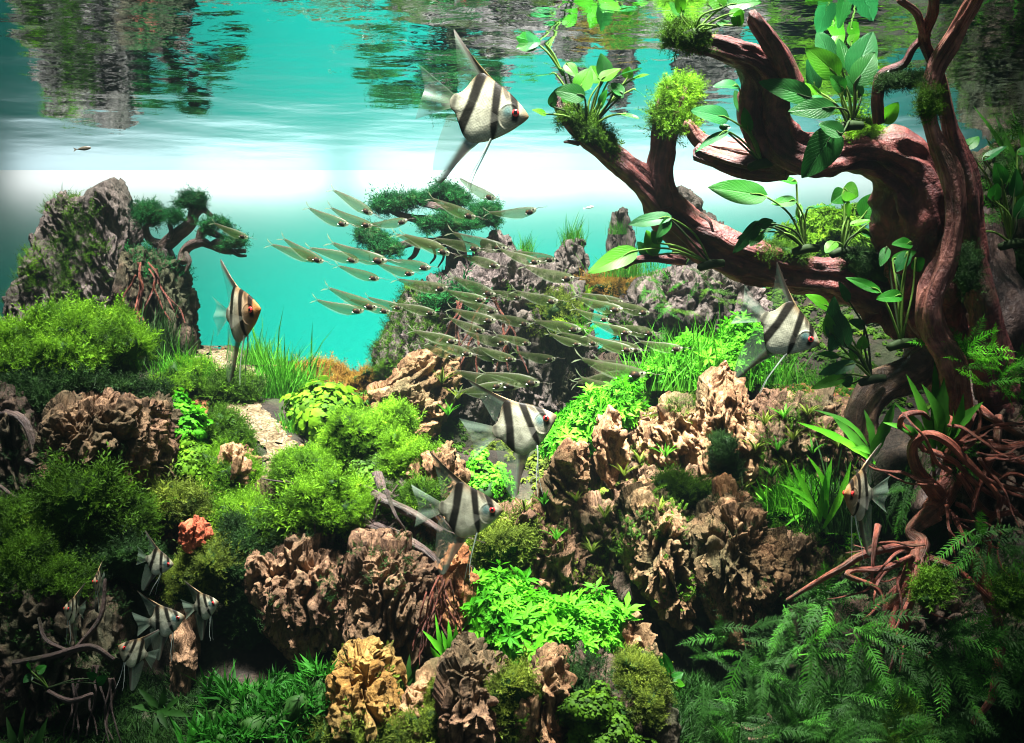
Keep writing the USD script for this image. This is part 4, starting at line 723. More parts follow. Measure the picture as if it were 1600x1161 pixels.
wood_moss('moss along the tip of the long branch, under the left broad leaved plant', [(878, 172), (900, 175), (940, 200), (962, 215), (958, 238), (930, 228), (895, 205), (880, 190)], 1.235, 0.016, 'moss', 3600, 5.8 * MM, 43)
wood_moss('dark moss on the uppermost branch tip at the water surface', [(1042, 45), (1070, 38), (1098, 44), (1095, 72), (1060, 78), (1044, 68)], 1.075, 0.013, 'moss', 2800, 6.5 * MM, 44)
wood_moss('moss at the foot of the big broad leaved plant on the arch', [(1310, 195), (1335, 180), (1362, 188), (1368, 206), (1335, 210), (1312, 206)], 1.19, 0.013, 'moss_bright', 1800, 5.8 * MM, 45)
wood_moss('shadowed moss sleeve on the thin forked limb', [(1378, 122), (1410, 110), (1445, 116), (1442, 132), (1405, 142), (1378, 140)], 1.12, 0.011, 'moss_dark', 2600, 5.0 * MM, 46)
wood_moss('moss tuft on the pinkish limb where the forked limb meets it', [(1436, 142), (1460, 136), (1466, 165), (1455, 184), (1436, 178)], 1.075, 0.010, 'moss', 1800, 5.0 * MM, 47)
wood_moss('moss strip along the top of the long branch', [(1180, 388), (1215, 378), (1262, 388), (1262, 402), (1215, 402), (1185, 400)], 1.29, 0.016, 'moss', 2000, 5.8 * MM, 48)
wood_moss('mossy patch on the long branch near the trunk', [(1310, 398), (1340, 388), (1395, 415), (1415, 445), (1380, 440), (1330, 418)], 1.29, 0.018, 'moss_dark', 2400, 5.8 * MM, 49)
wood_moss('dark moss pad on the limb right of the pinkish limb', [(1495, 405), (1515, 380), (1530, 400), (1525, 450), (1505, 462), (1494, 440)], 1.175, 0.012, 'moss_dark', 2600, 5.4 * MM, 50)
# moss and algae growing on rock faces
def rock_moss(label, key, poly, mat, n, size, seed, tpl='moss', up=-.2, clump=(26, .5)):
    patch('rock_moss', label, 'moss', [key], poly, tpl, mat, n, size, seed, up, clump=clump)
rock_moss('green moss streak running down the tall left pinnacle', 'r1', [(110, 320), (150, 320), (150, 400), (120, 480), (60, 530), (20, 520), (60, 420)], 'moss', 3400, 9 * MM, 101, clump=(20, .42))
rock_moss('mossy left edge and top of the tall left pinnacle', 'r1', [(80, 300), (125, 300), (110, 340), (60, 430), (20, 480), (0, 450)], 'moss_bright', 900, 9 * MM, 102, clump=(24, .48))
rock_moss('small green tufts on the face of the tall left pinnacle', 'r1', [(140, 330), (215, 330), (215, 540), (100, 540)], 'moss', 700, 9 * MM, 103, clump=(30, .58))
rock_moss('teal moss cap on the dark block under the small left bonsai', 'r2', [(200, 385), (300, 385), (300, 430), (230, 440)], 'moss_teal_haze', 900, 9 * MM, 104, clump=None)
rock_moss('dark moss on the shadowed wall at the left edge', 'r4', None, 'moss_dark', 2600, 9 * MM, 105, clump=(18, .42))
rock_moss('dark moss on the lower left rock mass', 'r5', None, 'moss_dark', 1800, 9 * MM, 106, clump=(18, .5))
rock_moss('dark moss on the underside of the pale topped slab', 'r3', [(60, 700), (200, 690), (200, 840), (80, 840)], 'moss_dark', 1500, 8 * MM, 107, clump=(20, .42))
rock_moss('moss in the folds of the cliff over the cave', 'r6', None, 'moss_dark', 2*700, 8 * MM, 108, clump=(24, .56))
rock_moss('dark moss in the folds of the cliff with red roots', 'r7', [(560, 830), (700, 830), (690, 920), (560, 920)], 'moss_dark', 900, 8 * MM, 109, clump=(24, .5))
rock_moss('olive moss patches on the ochre rock face', 'r16', None, 'moss_yellow', 3456, 6.0 * MM, 110, 'stem', clump=(26, .5))
rock_moss('green moss patches on the pale buttress', 'r17', None, 'moss', 1728, 6.5 * MM, 111, 'stem', clump=(26, .57))
rock_moss('dark moss patches on the orange tan hanging rock', 'r18', None, 'moss_dark', 2080, 7 * MM, 112, clump=(26, .54))
rock_moss('moss on the front of the split bottom rock', 'r13', None, 'moss', 600, 6.0 * MM, 113, 'stem', clump=(28, .58))
rock_moss('moss on the brown ridge right of the grey spire', 'r20', None, 'moss', 1760, 7 * MM, 114, clump=(24, .52))
rock_moss('light moss on the grooved ridge left of the grey spire', 'r21', None, 'moss', 500, 7 * MM, 115, clump=(24, .56))
rock_moss('hazy green growth on the grey hill', 'r24', [(640, 430), (935, 430), (935, 600), (640, 600)], 'moss', 2040, 8.0 * MM, 116, 'stem', clump=(20, .54))
rock_moss('thick moss draped over the left flank of the grey hill', 'r24', [(560, 480), (640, 440), (715, 470), (690, 560), (640, 670), (560, 650)], 'moss', 9000, 8 * MM, 130, up=-.7, clump=(20, .3))
rock_moss('green growth on the hazy rock band', 'r26', None, 'moss', 900, 9 * MM, 117, 'sprig', clump=(16, .5))
rock_moss('dark moss on the rock mass behind the ferns', 'r33', None, 'moss_dark', 3500, 10 * MM, 118, clump=(14, .42))
rock_moss('moss on the shaded brown rock beside the ochre face', 'r41', None, 'moss_yellow', 1728, 6.5 * MM, 119, 'stem', clump=(26, .52))
rock_moss('moss on the shadowed rock face of the left slope', 'r36', None, 'moss', 2200, 8.5 * MM, 120, clump=(20, .45))
rock_moss('moss on the broad front rock', 'r14', None, 'moss_dark', 1500, 7 * MM, 121, clump=(22, .45))
rock_moss('moss on the dark rock at the right edge', 'r32', None, 'moss_dark', 900, 9 * MM, 122, clump=(18, .5))
rock_moss('moss over the wall standing in for the side pane reflection, upper right', 'r51', None, 'moss', 4500, 9 * MM, 124, clump=(14, .36))
rock_moss('moss on the shaded rock right of the orange tan hanging rock', 'r46', None, 'moss', 2200, 6 * MM, 125, clump=(20, .4))
rock_moss('moss on the dark rock under the pale buttress', 'r45', None, 'moss_dark', 1800, 6 * MM, 126, clump=(20, .45))
rock_moss('moss patches along the long dark brown cliff', 'r52', None, 'moss', 5200, 6.5 * MM, 127, clump=(18, .46))
rock_moss('moss over the terrace wall behind the spires', 'r54', None, 'moss_yellow', 3840, 7.0 * MM, 128, 'stem', clump=(18, .5))
rock_moss('dark moss between the two brown cliff halves', 'r53', None, 'moss_dark', 3000, 7 * MM, 129, clump=(18, .46))
rock_moss('green flecks on the yellow boulder', 'r10', None, 'moss_yellow', 312, 6.0 * MM, 123, 'stem', clump=(30, .6))
# ground cover on the substrate
def cover(name, label, cat, poly, tpl, mat, n, size, seed, up=-.1, clump=None, **k):
    patch(name, label, cat, ['ground'], poly, tpl, mat, n, size, seed, up, clump=clump, kind='stuff', **k)
cover('ground_moss', 'mixed green moss over the left slope beside the sand path', 'moss', [(220, 560), (340, 590), (400, 700), (420, 860), (300, 960), (200, 900), (-40, 980), (-40, 600)], 'moss', 'moss', 15000, 6.5 * MM, 131, clump=(16, .38))
cover('ground_moss', 'bright moss and leaves between the sand path and the grey hill', 'moss', [(455, 640), (620, 600), (720, 640), (740, 860), (470, 860), (470, 720)], 'round', 'moss', 8400, 6.5 * MM, 132, clump=(16, .4))
cover('ground_moss', 'olive ground cover in the middle between the rocks', 'moss', [(740, 700), (1000, 640), (1340, 640), (1340, 900), (740, 900)], 'round', 'moss_yellow', 10000, 5.8 * MM, 133, clump=(16, .42))
cover('ground_grass', 'bright short grass on the right terraces', 'grass', [(1180, 580), (1340, 580), (1360, 850), (1180, 850)], 'blade', 'grass', 9000, 15 * MM, 134, upright=.75, clump=(18, .4))
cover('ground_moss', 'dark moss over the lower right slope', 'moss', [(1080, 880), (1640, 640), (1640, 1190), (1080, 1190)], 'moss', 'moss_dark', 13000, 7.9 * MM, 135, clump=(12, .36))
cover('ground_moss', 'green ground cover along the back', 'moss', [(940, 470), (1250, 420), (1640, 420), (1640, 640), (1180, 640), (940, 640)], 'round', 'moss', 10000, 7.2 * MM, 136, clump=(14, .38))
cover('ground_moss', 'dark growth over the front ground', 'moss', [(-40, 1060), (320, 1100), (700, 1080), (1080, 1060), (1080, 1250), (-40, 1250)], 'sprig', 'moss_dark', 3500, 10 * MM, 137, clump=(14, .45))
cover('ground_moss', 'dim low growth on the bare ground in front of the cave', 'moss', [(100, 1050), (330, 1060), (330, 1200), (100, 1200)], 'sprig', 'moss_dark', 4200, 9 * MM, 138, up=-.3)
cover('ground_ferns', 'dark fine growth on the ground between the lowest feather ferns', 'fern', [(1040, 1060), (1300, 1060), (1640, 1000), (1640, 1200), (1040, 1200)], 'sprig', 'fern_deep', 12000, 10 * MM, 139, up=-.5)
g = np.random.default_rng(21)
# pebbles of the orange gravel patches: one heap each
def gravel(label, poly, n, r, seed):
    p, nn = sample(GV, GF, n, -.3, seed, region(poly)); rr = np.random.default_rng(seed); v0, f0 = ico(1); ms = []
    for q in p: ms.append((v0 * r * rr.uniform(.5, 1.4) * rr.uniform(.7, 1.2, 3) + q, f0))
    if ms: obj('gravel', join(ms), 'gravel', label, 'gravel', kind='stuff')
gravel('orange gravel patch above the brick red stone', [(195, 785), (300, 785), (330, 860), (230, 850)], 900, 3 * MM, 1)
gravel('orange gravel in the dip behind the bushy stem plant', [(240, 590), (330, 600), (320, 650), (250, 640)], 600, 3 * MM, 2)
gravel('orange gravel terrace right of the grey spire', [(1190, 600), (1330, 600), (1330, 660), (1190, 650)], 700, 3 * MM, 3)
# grass tufts
def tuft(label, px, py, Y, h, n0, spread, mat='grass', seed=0, lean=.35):
    n = n0 * 2; r = np.random.default_rng(seed); p = P(px, py, Y) + np.stack([r.normal(0, W(spread, Y), n), r.normal(0, W(spread, Y) * .7, n), np.zeros(n)], 1)
    obj('grass_tuft', scatter('blade', p, np.tile([0, 0, 1.0], (n, 1)), W(h, Y), seed, lean, .85, .3, 0), mat, label, 'grass', smooth=False)
for i, (l, a) in enumerate([('tall bright grass tuft right of the upper sand', (445, 622, 1.70, 50, 420, 20)), ('dark hazy grass tuft behind the large bright moss mound', (235, 570, 1.72, 50, 420, 22, 'moss_dark')), ('green grass tuft beside the upper white sand', (288, 600, 1.66, 34, 380, 22)),
        ('short bright grass left of the twisted wood moss', (470, 690, 1.58, 36, 320, 18)), ('bright grass below the turned angelfish', (400, 570, 1.78, 34, 260, 16)), ('green grass tuft on the tip of the thin distant spire', (895, 386, 1.89, 26, 160, 8)),
        ('small grass tuft on the far grey hill, left of the thin spire', (822, 398, 1.86, 22, 120, 7)), ('grass tuft on the left shoulder of the tall pinnacle', (108, 322, 1.86, 18, 120, 7)), ('grass tuft near the tip of the tall pinnacle', (142, 318, 1.86, 16, 90, 6)),
        ('grass tuft on the distant two stepped spire', (968, 366, 1.89, 16, 90, 7)), ('long fine grass in front of the brilliant leafy bank', (1080, 610, 1.56, 62, 460, 38)), ('fine dark grass around the left facing angelfish', (1320, 830, 1.3, 62, 420, 26, 'fern_deep')),
        ('fine grass left of the long branch tip', (985, 432, 1.8, 30, 200, 24)), ('green grass along the foot of the hazy rock band', (1170, 600, 1.58, 52, 320, 34)), ('grass at the lower edge of the terraces near the left facing angelfish', (1265, 800, 1.36, 40, 300, 28, 'fern_bright'))]):
    tuft(l, *a, seed=200 + i)
gravel('brown pebbles strewn along the white sand path', [(345, 540), (430, 560), (430, 600), (360, 600), (480, 690), (490, 770), (425, 770), (400, 700), (340, 640)], 160, 2.6 * MM, 4)
# small epiphytes on the terraces: rosettes of narrow leaves
def rosette(label, px, py, Y, r, n, mat, seed, group=None):
    g = np.random.default_rng(seed); b = P(px, py, Y); t = Thing('small_fern', label, 'fern', b, group)
    for i in range(n):
        a = i * 2.4 + g.uniform(-.3, .3); L = W(r, Y) * g.uniform(.7, 1.2); o = g.uniform(.45, 1.0); w = L * .055; pts = []
        for h in (0, .33, .66, 1.0):
            rad = o * h ** 1.2 * L; z = (h * (1.05 - .55 * o * h)) * L; ww = w * (.5, 1, .8, .06)[int(round(h * 3))]
            c = b + np.array([math.cos(a) * rad, math.sin(a) * rad, z]); s = np.array([-math.sin(a), math.cos(a), 0]) * ww; pts += [c - s, c + np.array([0, 0, -ww * .5]), c + s]
        f = []
        for k in range(3):
            for j in range(2): q = k * 3 + j; f += [[q, q + 1, q + 4], [q, q + 4, q + 3]]
        t.part('leaf', (np.array(pts), np.array(f)), mat)
ORD = ['leftmost'] + [w + ' from the left' for w in 'second third fourth fifth sixth seventh eighth ninth tenth eleventh twelfth thirteenth fourteenth fifteenth'.split()]
ROS = [(1195, 665, 1.40), (1225, 655, 1.40), (1262, 650, 1.41), (1240, 690, 1.39), (1215, 705, 1.39), (1290, 680, 1.40), (1180, 705, 1.39), (1270, 710, 1.39), (1310, 700, 1.40), (1230, 735, 1.39), (1205, 745, 1.40), (1160, 770, 1.4), (1000, 725, 1.42), (1040, 715, 1.42), (975, 745, 1.4), (820, 800, 1.33), (850, 790, 1.34), (900, 785, 1.34), (945, 810, 1.33), (870, 845, 1.32), (925, 865, 1.31), (1030, 800, 1.28), (1060, 840, 1.27), (690, 600, 1.62), (715, 625, 1.62), (700, 650, 1.62)]
for i, (a, b, c) in enumerate(ROS):
    where = 'on the brown ridge right of the grey spire' if i < 12 else 'on the grooved rock near the pale spire' if i < 15 else 'on the rocks above the ochre rock face' if i < 23 else 'on the tan slope below the grey hill'
    peers = list(range(12) if i < 12 else range(12, 15) if i < 15 else range(15, 23) if i < 23 else range(23, 26))
    k = sorted(peers, key=lambda q: ROS[q][0]).index(i)
    rosette(ORD[k] + ' small fern rosette ' + where, a, b, c, 30, 13, ('moss_yellow', 'grass', 'moss_yellow')[i % 3], 300 + i, 'small ferns ' + where)

# ================================================================== BONSAI
def bonsai(label, wood, branches, pads, mat, seed):
    t = Thing('bonsai_tree', label, 'bonsai', P(*branches[0][1][0][:3]))
    for i, (nm, pp) in enumerate(branches):
        v, f, uv = ptube(pp, k=7, sides=12, rough=.6, knob=.6, seed=seed + i); t.part(nm, (v, f), wood, uv=uv)
    for i, (poly, Y, T, n) in enumerate(pads):
        cx, cy = np.mean(poly, 0); poly = [(cx + (a - cx) * .84, cy + (b - cy) * .78 - 2) for a, b in poly]; T *= .7
        m = mound_mesh(poly, Y, T, seed + 50 + i, 4, .35); p = t.part('crown', m, 'mat_green')
        q, nn = sample(*m, int(n * 1.6), -.6, seed + i, front=1.1)
        tag(instanced(fresh(t.path, 'shoots'), t.base, 'moss', q, nn, 7 * MM, mat, seed + i, .9, .2, .4).GetPrim(), kind='stuff')
bonsai('small driftwood bonsai with moss tufts on the dark block at the left', 'wood_dark', [
    ('trunk', [(262, 408, 1.84, 14), (258, 385, 1.84, 11), (275, 368, 1.83, 10), (296, 350, 1.83, 9), (302, 332, 1.83, 7), (300, 318, 1.83, 5)]),
    ('trunk', [(285, 410, 1.82, 10), (290, 390, 1.82, 8), (312, 378, 1.81, 8), (330, 384, 1.81, 6), (352, 392, 1.81, 5), (384, 392, 1.81, 3)]),
    ('branch', [(258, 385, 1.84, 8), (235, 375, 1.84, 6), (228, 355, 1.84, 5), (240, 348, 1.84, 3)]), ('branch', [(312, 378, 1.81, 7), (318, 360, 1.81, 7), (340, 368, 1.81, 5), (352, 372, 1.81, 3)]),
    ('branch', [(298, 345, 1.83, 6), (315, 328, 1.83, 5), (332, 338, 1.83, 3)]), ('branch', [(330, 384, 1.81, 5), (345, 380, 1.80, 5), (370, 398, 1.80, 3), (385, 400, 1.80, 2)]), ('twig', [(262, 375, 1.82, 4), (268, 362, 1.82, 4), (264, 350, 1.82, 3)]),
    ('twig', [(290, 395, 1.8, 3), (296, 408, 1.79, 3), (290, 425, 1.79, 2)])],
    [([(214, 330), (222, 312), (236, 320), (254, 332), (258, 345), (236, 356), (222, 352)], 1.84, .025, 700), ([(274, 318), (285, 302), (302, 297), (318, 306), (330, 325), (318, 340), (296, 335), (280, 330)], 1.83, .03, 900),
     ([(258, 340), (270, 330), (288, 336), (288, 350), (268, 354)], 1.82, .02, 400), ([(336, 352), (342, 341), (356, 348), (362, 362), (346, 362)], 1.80, .016, 320), ([(354, 376), (368, 368), (382, 382), (372, 390), (358, 388)], 1.79, .016, 320), ([(318, 352), (328, 346), (335, 358), (324, 364)], 1.8, .012, 180)],
    'moss_teal_haze', 400)
bonsai('bigger driftwood bonsai with dark moss crown on the grey hill', 'wood_dark', [
    ('trunk', [(716, 440, 1.82, 20), (714, 410, 1.82, 16), (712, 380, 1.82, 14), (700, 350, 1.82, 11), (705, 325, 1.82, 9), (712, 305, 1.82, 6)]),
    ('branch', [(700, 352, 1.82, 10), (672, 345, 1.81, 8), (640, 340, 1.80, 5), (610, 330, 1.80, 3)]), ('branch', [(708, 372, 1.82, 10), (680, 380, 1.80, 9), (650, 378, 1.79, 7), (620, 385, 1.79, 5), (590, 380, 1.79, 3)]),
    ('branch', [(712, 350, 1.82, 8), (740, 352, 1.81, 6), (765, 350, 1.81, 4)]), ('twig', [(655, 380, 1.80, 5), (648, 398, 1.80, 3.5), (638, 406, 1.80, 2)]), ('twig', [(675, 382, 1.80, 2.5), (680, 400, 1.80, 2), (672, 412, 1.80, 1)]), ('twig', [(690, 385, 1.80, 2.5), (693, 402, 1.80, 2), (684, 418, 1.80, 1)]),
    ('branch', [(705, 330, 1.8, 6), (680, 322, 1.79, 5), (655, 318, 1.79, 3)])],
    [([(576, 338), (590, 315), (620, 306), (650, 312), (648, 332), (610, 342)], 1.80, .035, 1100), ([(630, 312), (645, 300), (665, 306), (668, 322), (640, 326)], 1.79, .03, 600), ([(650, 306), (668, 292), (700, 288), (730, 292), (742, 310), (730, 328), (700, 322), (665, 318)], 1.82, .04, 1200),
     ([(676, 350), (690, 334), (720, 336), (742, 352), (742, 366), (700, 368), (680, 364)], 1.78, .03, 1000), ([(738, 330), (752, 316), (774, 320), (784, 345), (775, 362), (748, 358), (740, 344)], 1.81, .03, 900), ([(545, 365), (565, 352), (595, 358), (612, 378), (580, 385), (555, 380)], 1.79, .025, 700), ([(575, 390), (600, 378), (630, 388), (622, 405), (585, 402)], 1.78, .025, 600), ([(655, 350), (672, 345), (676, 362), (660, 364)], 1.78, .014, 250)],
    'moss_teal_haze', 450)

# ================================================================== BROAD LEAVED PLANTS
def leaf_mesh(b, t, w, nrm, curl=.15, fold=.18, seed=0, heart=.0):
    """ovate leaf from b to t, full width w, upper side nrm. Returns v, f, uv(u along, v across -1..1)"""
    r = np.random.default_rng(seed); a = t - b; L = np.linalg.norm(a); a = a / L; nrm = nrm - a * (nrm @ a); nrm /= np.linalg.norm(nrm); s = np.cross(a, nrm)
    nu, nv = 13, 9; U = np.linspace(0, 1, nu); V = np.linspace(-1, 1, nv); ph = r.uniform(0, 6, 2); tw = r.uniform(-.3, .3)
    v, uv = [], []
    for u in U:
        hw = w / 2 * (math.sin(math.pi * min(1, u ** .72 * .985 + .012)) ** .72) * (1 - .12 * u)
        for q in V:
            y = q * hw; back = -heart * L * abs(q) * (1 - u) ** 3
            z = -curl * L * (u ** 2) * 1.0 + fold * abs(y) * (1 - .5 * u) + .02 * L * math.sin(u * 7 + ph[0] + q) * abs(q) + tw * y * u
            v.append(b + a * (u * L * (1 - .15 * curl * u) + back) + s * y + nrm * z); uv.append((u, q))
    i, j = np.meshgrid(np.arange(nu - 1), np.arange(nv - 1), indexing='ij'); A = (i * nv + j).ravel()
    return np.array(v), np.vstack([np.stack([A, A + 1, A + nv + 1], 1), np.stack([A, A + nv + 1, A + nv], 1)]), np.array(uv)
LEAFN = [0]
def broad_plant(label, root, leaves, cat='plant', rhizome=True, sr=1.7, name='broad_leaf_plant'):
    """root (px,py,Y); leaves rows: base px,py, tip px,py, width px, depth offset, tilt (0 faces the camera, 1 faces up), material"""
    rp = P(*root); t = Thing(name, label, cat, rp)
    if rhizome:
        v, f, uv = tube(np.array([[*(rp + [-.012, 0, -.004]), .004], [*rp, .005], [*(rp + [.014, .004, .001]), .004]]), 4, 8, rough=.5); t.part('rhizome', (v, f), 'stem_dark', uv=uv)
    for (bx, by, tx, ty, w, dy, tilt, m) in leaves:
        LEAFN[0] += 1; sd = LEAFN[0]; g = np.random.default_rng(sd); Yb = root[2] + dy
        b, e = P(bx, by, Yb), P(tx, ty, Yb - g.uniform(-.004, .012)); L = np.linalg.norm(e - b)
        n = np.array([g.uniform(-.3, .3), -(1 - abs(tilt)), tilt + .001]); n /= np.linalg.norm(n)
        v, f, uv = leaf_mesh(b, e, W(w, Yb) * .98, n, g.uniform(.04, .2), g.uniform(.08, .3), sd, .06)
        t.part('leaf', (v, f), m, uv=uv)
        mid = (rp + b) / 2 + np.array([g.uniform(-.006, .006), g.uniform(-.006, .004), .1 * np.linalg.norm(b - rp)])
        r0 = W(sr, root[2]); v, f, uv = tube(np.array([[*rp, r0 * 1.2], [*mid, r0], [*b, r0 * .8], [*(b + (e - b) * .25), r0 * .4]]), 5, 6); t.part('stem', (v, f), 'stem' if m != 'leaf_deep' else 'stem_dark', uv=uv)
G, B_, D, T_ = 'leaf_green', 'leaf_bright', 'leaf_deep', 'leaf_teal_lit'
broad_plant('broad leaved plant on the tip of the long branch, right of the top angelfish', (918, 205, 1.235), [
    (945, 122, 940, 82, 34, -.01, .3, D), (940, 125, 968, 102, 34, -.02, .5, B_), (938, 128, 922, 100, 30, 0, .3, B_), (950, 128, 998, 96, 18, -.01, .8, T_), (985, 126, 1014, 112, 22, -.015, .6, B_), (980, 122, 982, 104, 20, 0, .4, B_), (988, 140, 1008, 146, 14, 0, .8, T_), (972, 148, 955, 128, 26, -.02, .3, D),
    (938, 168, 946, 138, 20, -.025, .5, G), (912, 150, 868, 138, 34, -.03, .2, D), (905, 140, 922, 104, 34, -.02, .2, B_), (868, 116, 828, 118, 24, -.01, .7, T_), (880, 112, 852, 92, 18, 0, .8, T_), (862, 166, 866, 142, 16, -.02, .2, D), (853, 178, 832, 170, 15, -.02, .4, B_), (972, 178, 1000, 184, 13, -.02, .6, G), (885, 100, 902, 118, 22, 0, .5, B_), (960, 142, 975, 152, 18, -.02, .3, D), (890, 165, 880, 135, 22, 0, .2, G)])
broad_plant('slender plantlet reaching the water surface, left of the broad leaved plant on the branch tip', (880, 118, 1.235), [(838, 68, 806, 74, 26, -.01, .1, G), (832, 52, 790, 44, 18, 0, .8, B_), (838, 48, 862, 38, 20, .01, .5, B_), (842, 60, 822, 78, 18, -.01, .2, T_)], rhizome=False)
broad_plant('plant on the uppermost branch tip at the top edge', (1085, 52, 1.07), [(1138, 8, 1192, -2, 30, -.01, .3, G), (1128, 12, 1112, -14, 30, -.01, .2, B_), (1140, 22, 1164, 18, 20, -.02, .4, B_), (1150, 40, 1158, 14, 22, -.02, .2, B_), (1065, 18, 1060, -12, 26, 0, .3, B_), (1120, 40, 1142, 30, 14, -.01, .4, G), (1066, 25, 1046, 2, 20, 0, .3, G)])
broad_plant('tall broad leaved plant standing on the arch of the trunk', (1332, 192, 1.185), [
    (1308, 118, 1262, 72, 44, -.01, .2, B_), (1334, 118, 1366, 46, 52, -.02, .25, T_), (1336, 130, 1372, 78, 42, -.03, .05, D), (1322, 106, 1312, 58, 34, 0, .3, D), (1296, 92, 1280, 44, 34, 0, .3, T_), (1300, 80, 1318, 38, 26, .01, .5, B_), (1275, 140, 1262, 92, 28, 0, .1, T_), (1330, 70, 1340, 42, 22, .01, .5, B_),
    (1282, 150, 1258, 128, 26, -.01, .5, B_), (1292, 158, 1268, 146, 20, -.02, .6, T_), (1380, 190, 1404, 160, 30, -.01, .2, B_), (1318, 140, 1300, 118, 26, -.02, .1, G), (1345, 150, 1322, 118, 24, 0, .2, D), (1322, 150, 1330, 120, 22, .01, .2, G), (1294, 120, 1270, 112, 20, .01, .3, G)])
broad_plant('plant with two big dark leaves in front of the arch and one hanging down', (1325, 196, 1.15), [(1264, 152, 1188, 126, 40, -.03, .12, D), (1302, 168, 1233, 172, 36, -.035, .1, D), (1304, 205, 1256, 278, 58, -.05, -.1, D), (1316, 208, 1280, 192, 30, -.055, .1, D)])
broad_plant('plant with pale leaves left of the arch, above the stub branches', (1190, 255, 1.165), [(1154, 136, 1115, 130, 30, -.01, .55, T_), (1136, 184, 1080, 170, 36, -.02, .25, T_), (1136, 205, 1084, 232, 22, -.025, .6, T_), (1134, 204, 1128, 192, 20, -.02, .2, D), (1165, 176, 1148, 140, 26, 0, .1, D), (1174, 190, 1168, 150, 18, 0, .2, G), (1170, 205, 1162, 168, 20, -.01, .1, G), (1180, 150, 1184, 132, 14, 0, .1, D)])
broad_plant('plant under the arch with one big leaf pointing left', (1258, 388, 1.255), [(1194, 306, 1106, 290, 46, -.02, .18, G), (1244, 284, 1214, 280, 22, -.01, .5, G), (1242, 314, 1204, 318, 24, -.015, .3, G), (1262, 326, 1306, 316, 14, -.01, .7, T_), (1186, 348, 1148, 396, 24, -.025, .0, D), (1186, 352, 1208, 344, 18, -.03, .1, D), (1190, 362, 1172, 384, 20, -.02, .2, G), (1210, 350, 1150, 372, 18, -.02, .2, D), (1250, 320, 1246, 345, 12, 0, .2, B_)])
broad_plant('light green plant in the gap below the arch', (1316, 392, 1.28), [(1318, 296, 1342, 306, 36, 0, .2, B_), (1320, 300, 1300, 316, 30, 0, .2, G), (1348, 338, 1375, 300, 40, .01, .1, G), (1330, 352, 1362, 342, 18, -.01, .6, B_), (1346, 362, 1372, 372, 18, -.01, .5, D), (1304, 378, 1290, 394, 22, -.01, .3, B_), (1322, 340, 1326, 312, 14, 0, .2, B_), (1355, 350, 1378, 338, 14, 0, .4, T_)])
broad_plant('leaves around the long branch, left of its fork', (1110, 412, 1.255), [(1046, 340, 980, 346, 28, -.02, .35, T_), (1046, 342, 1028, 372, 20, -.02, .0, D), (992, 392, 918, 424, 38, -.02, .3, B_), (1022, 398, 1012, 358, 30, -.01, .2, B_), (1030, 380, 1020, 362, 18, -.01, .2, G), (1014, 400, 996, 378, 20, 0, .2, D)])
broad_plant('dark plant with narrow leaves beside the pinkish limb', (1408, 536, 1.14), [(1374, 455, 1324, 430, 18, -.01, .3, G), (1408, 462, 1370, 466, 24, -.02, .3, G), (1418, 396, 1400, 424, 24, -.01, .2, T_), (1424, 382, 1396, 378, 22, -.02, .4, G), (1430, 405, 1440, 425, 26, 0, .1, G), (1386, 388, 1376, 415, 18, 0, .1, D), (1395, 408, 1432, 392, 20, 0, .3, G), (1400, 430, 1412, 452, 16, 0, .1, D)])
broad_plant('leafy plant below the long branch, right of the tilted angelfish', (1362, 592, 1.25), [(1296, 482, 1262, 456, 24, .0, .4, B_), (1300, 530, 1306, 460, 30, -.02, .0, D), (1322, 540, 1310, 480, 32, -.025, .0, D), (1298, 525, 1292, 490, 22, -.02, .1, B_), (1308, 525, 1296, 548, 22, -.02, .2, T_), (1334, 568, 1278, 582, 24, -.02, .4, T_), (1310, 556, 1276, 552, 18, -.02, .5, G), (1336, 562, 1330, 538, 20, -.01, .2, B_), (1346, 545, 1350, 524, 20, -.01, .2, B_), (1318, 590, 1268, 606, 22, -.02, .4, B_), (1330, 600, 1310, 585, 22, -.01, .1, D), (1326, 470, 1312, 440, 16, -.01, .1, D), (1350, 510, 1330, 500, 18, -.01, .2, D)])
broad_plant('broad leaved plant in the dim right corner near the water surface', (1580, 380, 1.25), [(1510, 232, 1530, 210, 24, -.02, .5, G), (1538, 250, 1572, 226, 20, -.02, .6, T_), (1566, 288, 1556, 254, 34, -.02, .1, G), (1584, 306, 1590, 262, 30, -.01, .1, D), (1552, 312, 1558, 286, 22, -.02, .2, G), (1590, 240, 1612, 232, 22, 0, .5, G), (1532, 362, 1526, 354, 10, -.02, .4, B_), (1588, 340, 1610, 300, 26, -.01, .1, D)])
broad_plant('small round leaved plant at the bottom right of the light olive moss', (1060, 1080, 1.12), [(1048, 1050, 1038, 1022, 14, -.01, .1, G), (1050, 1062, 1068, 1050, 16, -.01, .3, G), (1056, 1066, 1072, 1070, 14, -.02, .4, B_), (1044, 1058, 1030, 1052, 12, -.01, .3, G), (1040, 1040, 1030, 1030, 12, -.01, .2, G)], rhizome=False, sr=1.2)
broad_plant('dark round leaved plant in the shadowed lower left', (75, 1075, 1.12), [(50, 1055, 36, 1066, 14, 0, .3, D), (58, 1050, 72, 1040, 16, 0, .3, G), (48, 1048, 42, 1036, 14, 0, .3, G), (152, 1068, 165, 1056, 16, 0, .3, D), (150, 1060, 138, 1052, 14, 0, .3, D)], rhizome=False, sr=1.2)

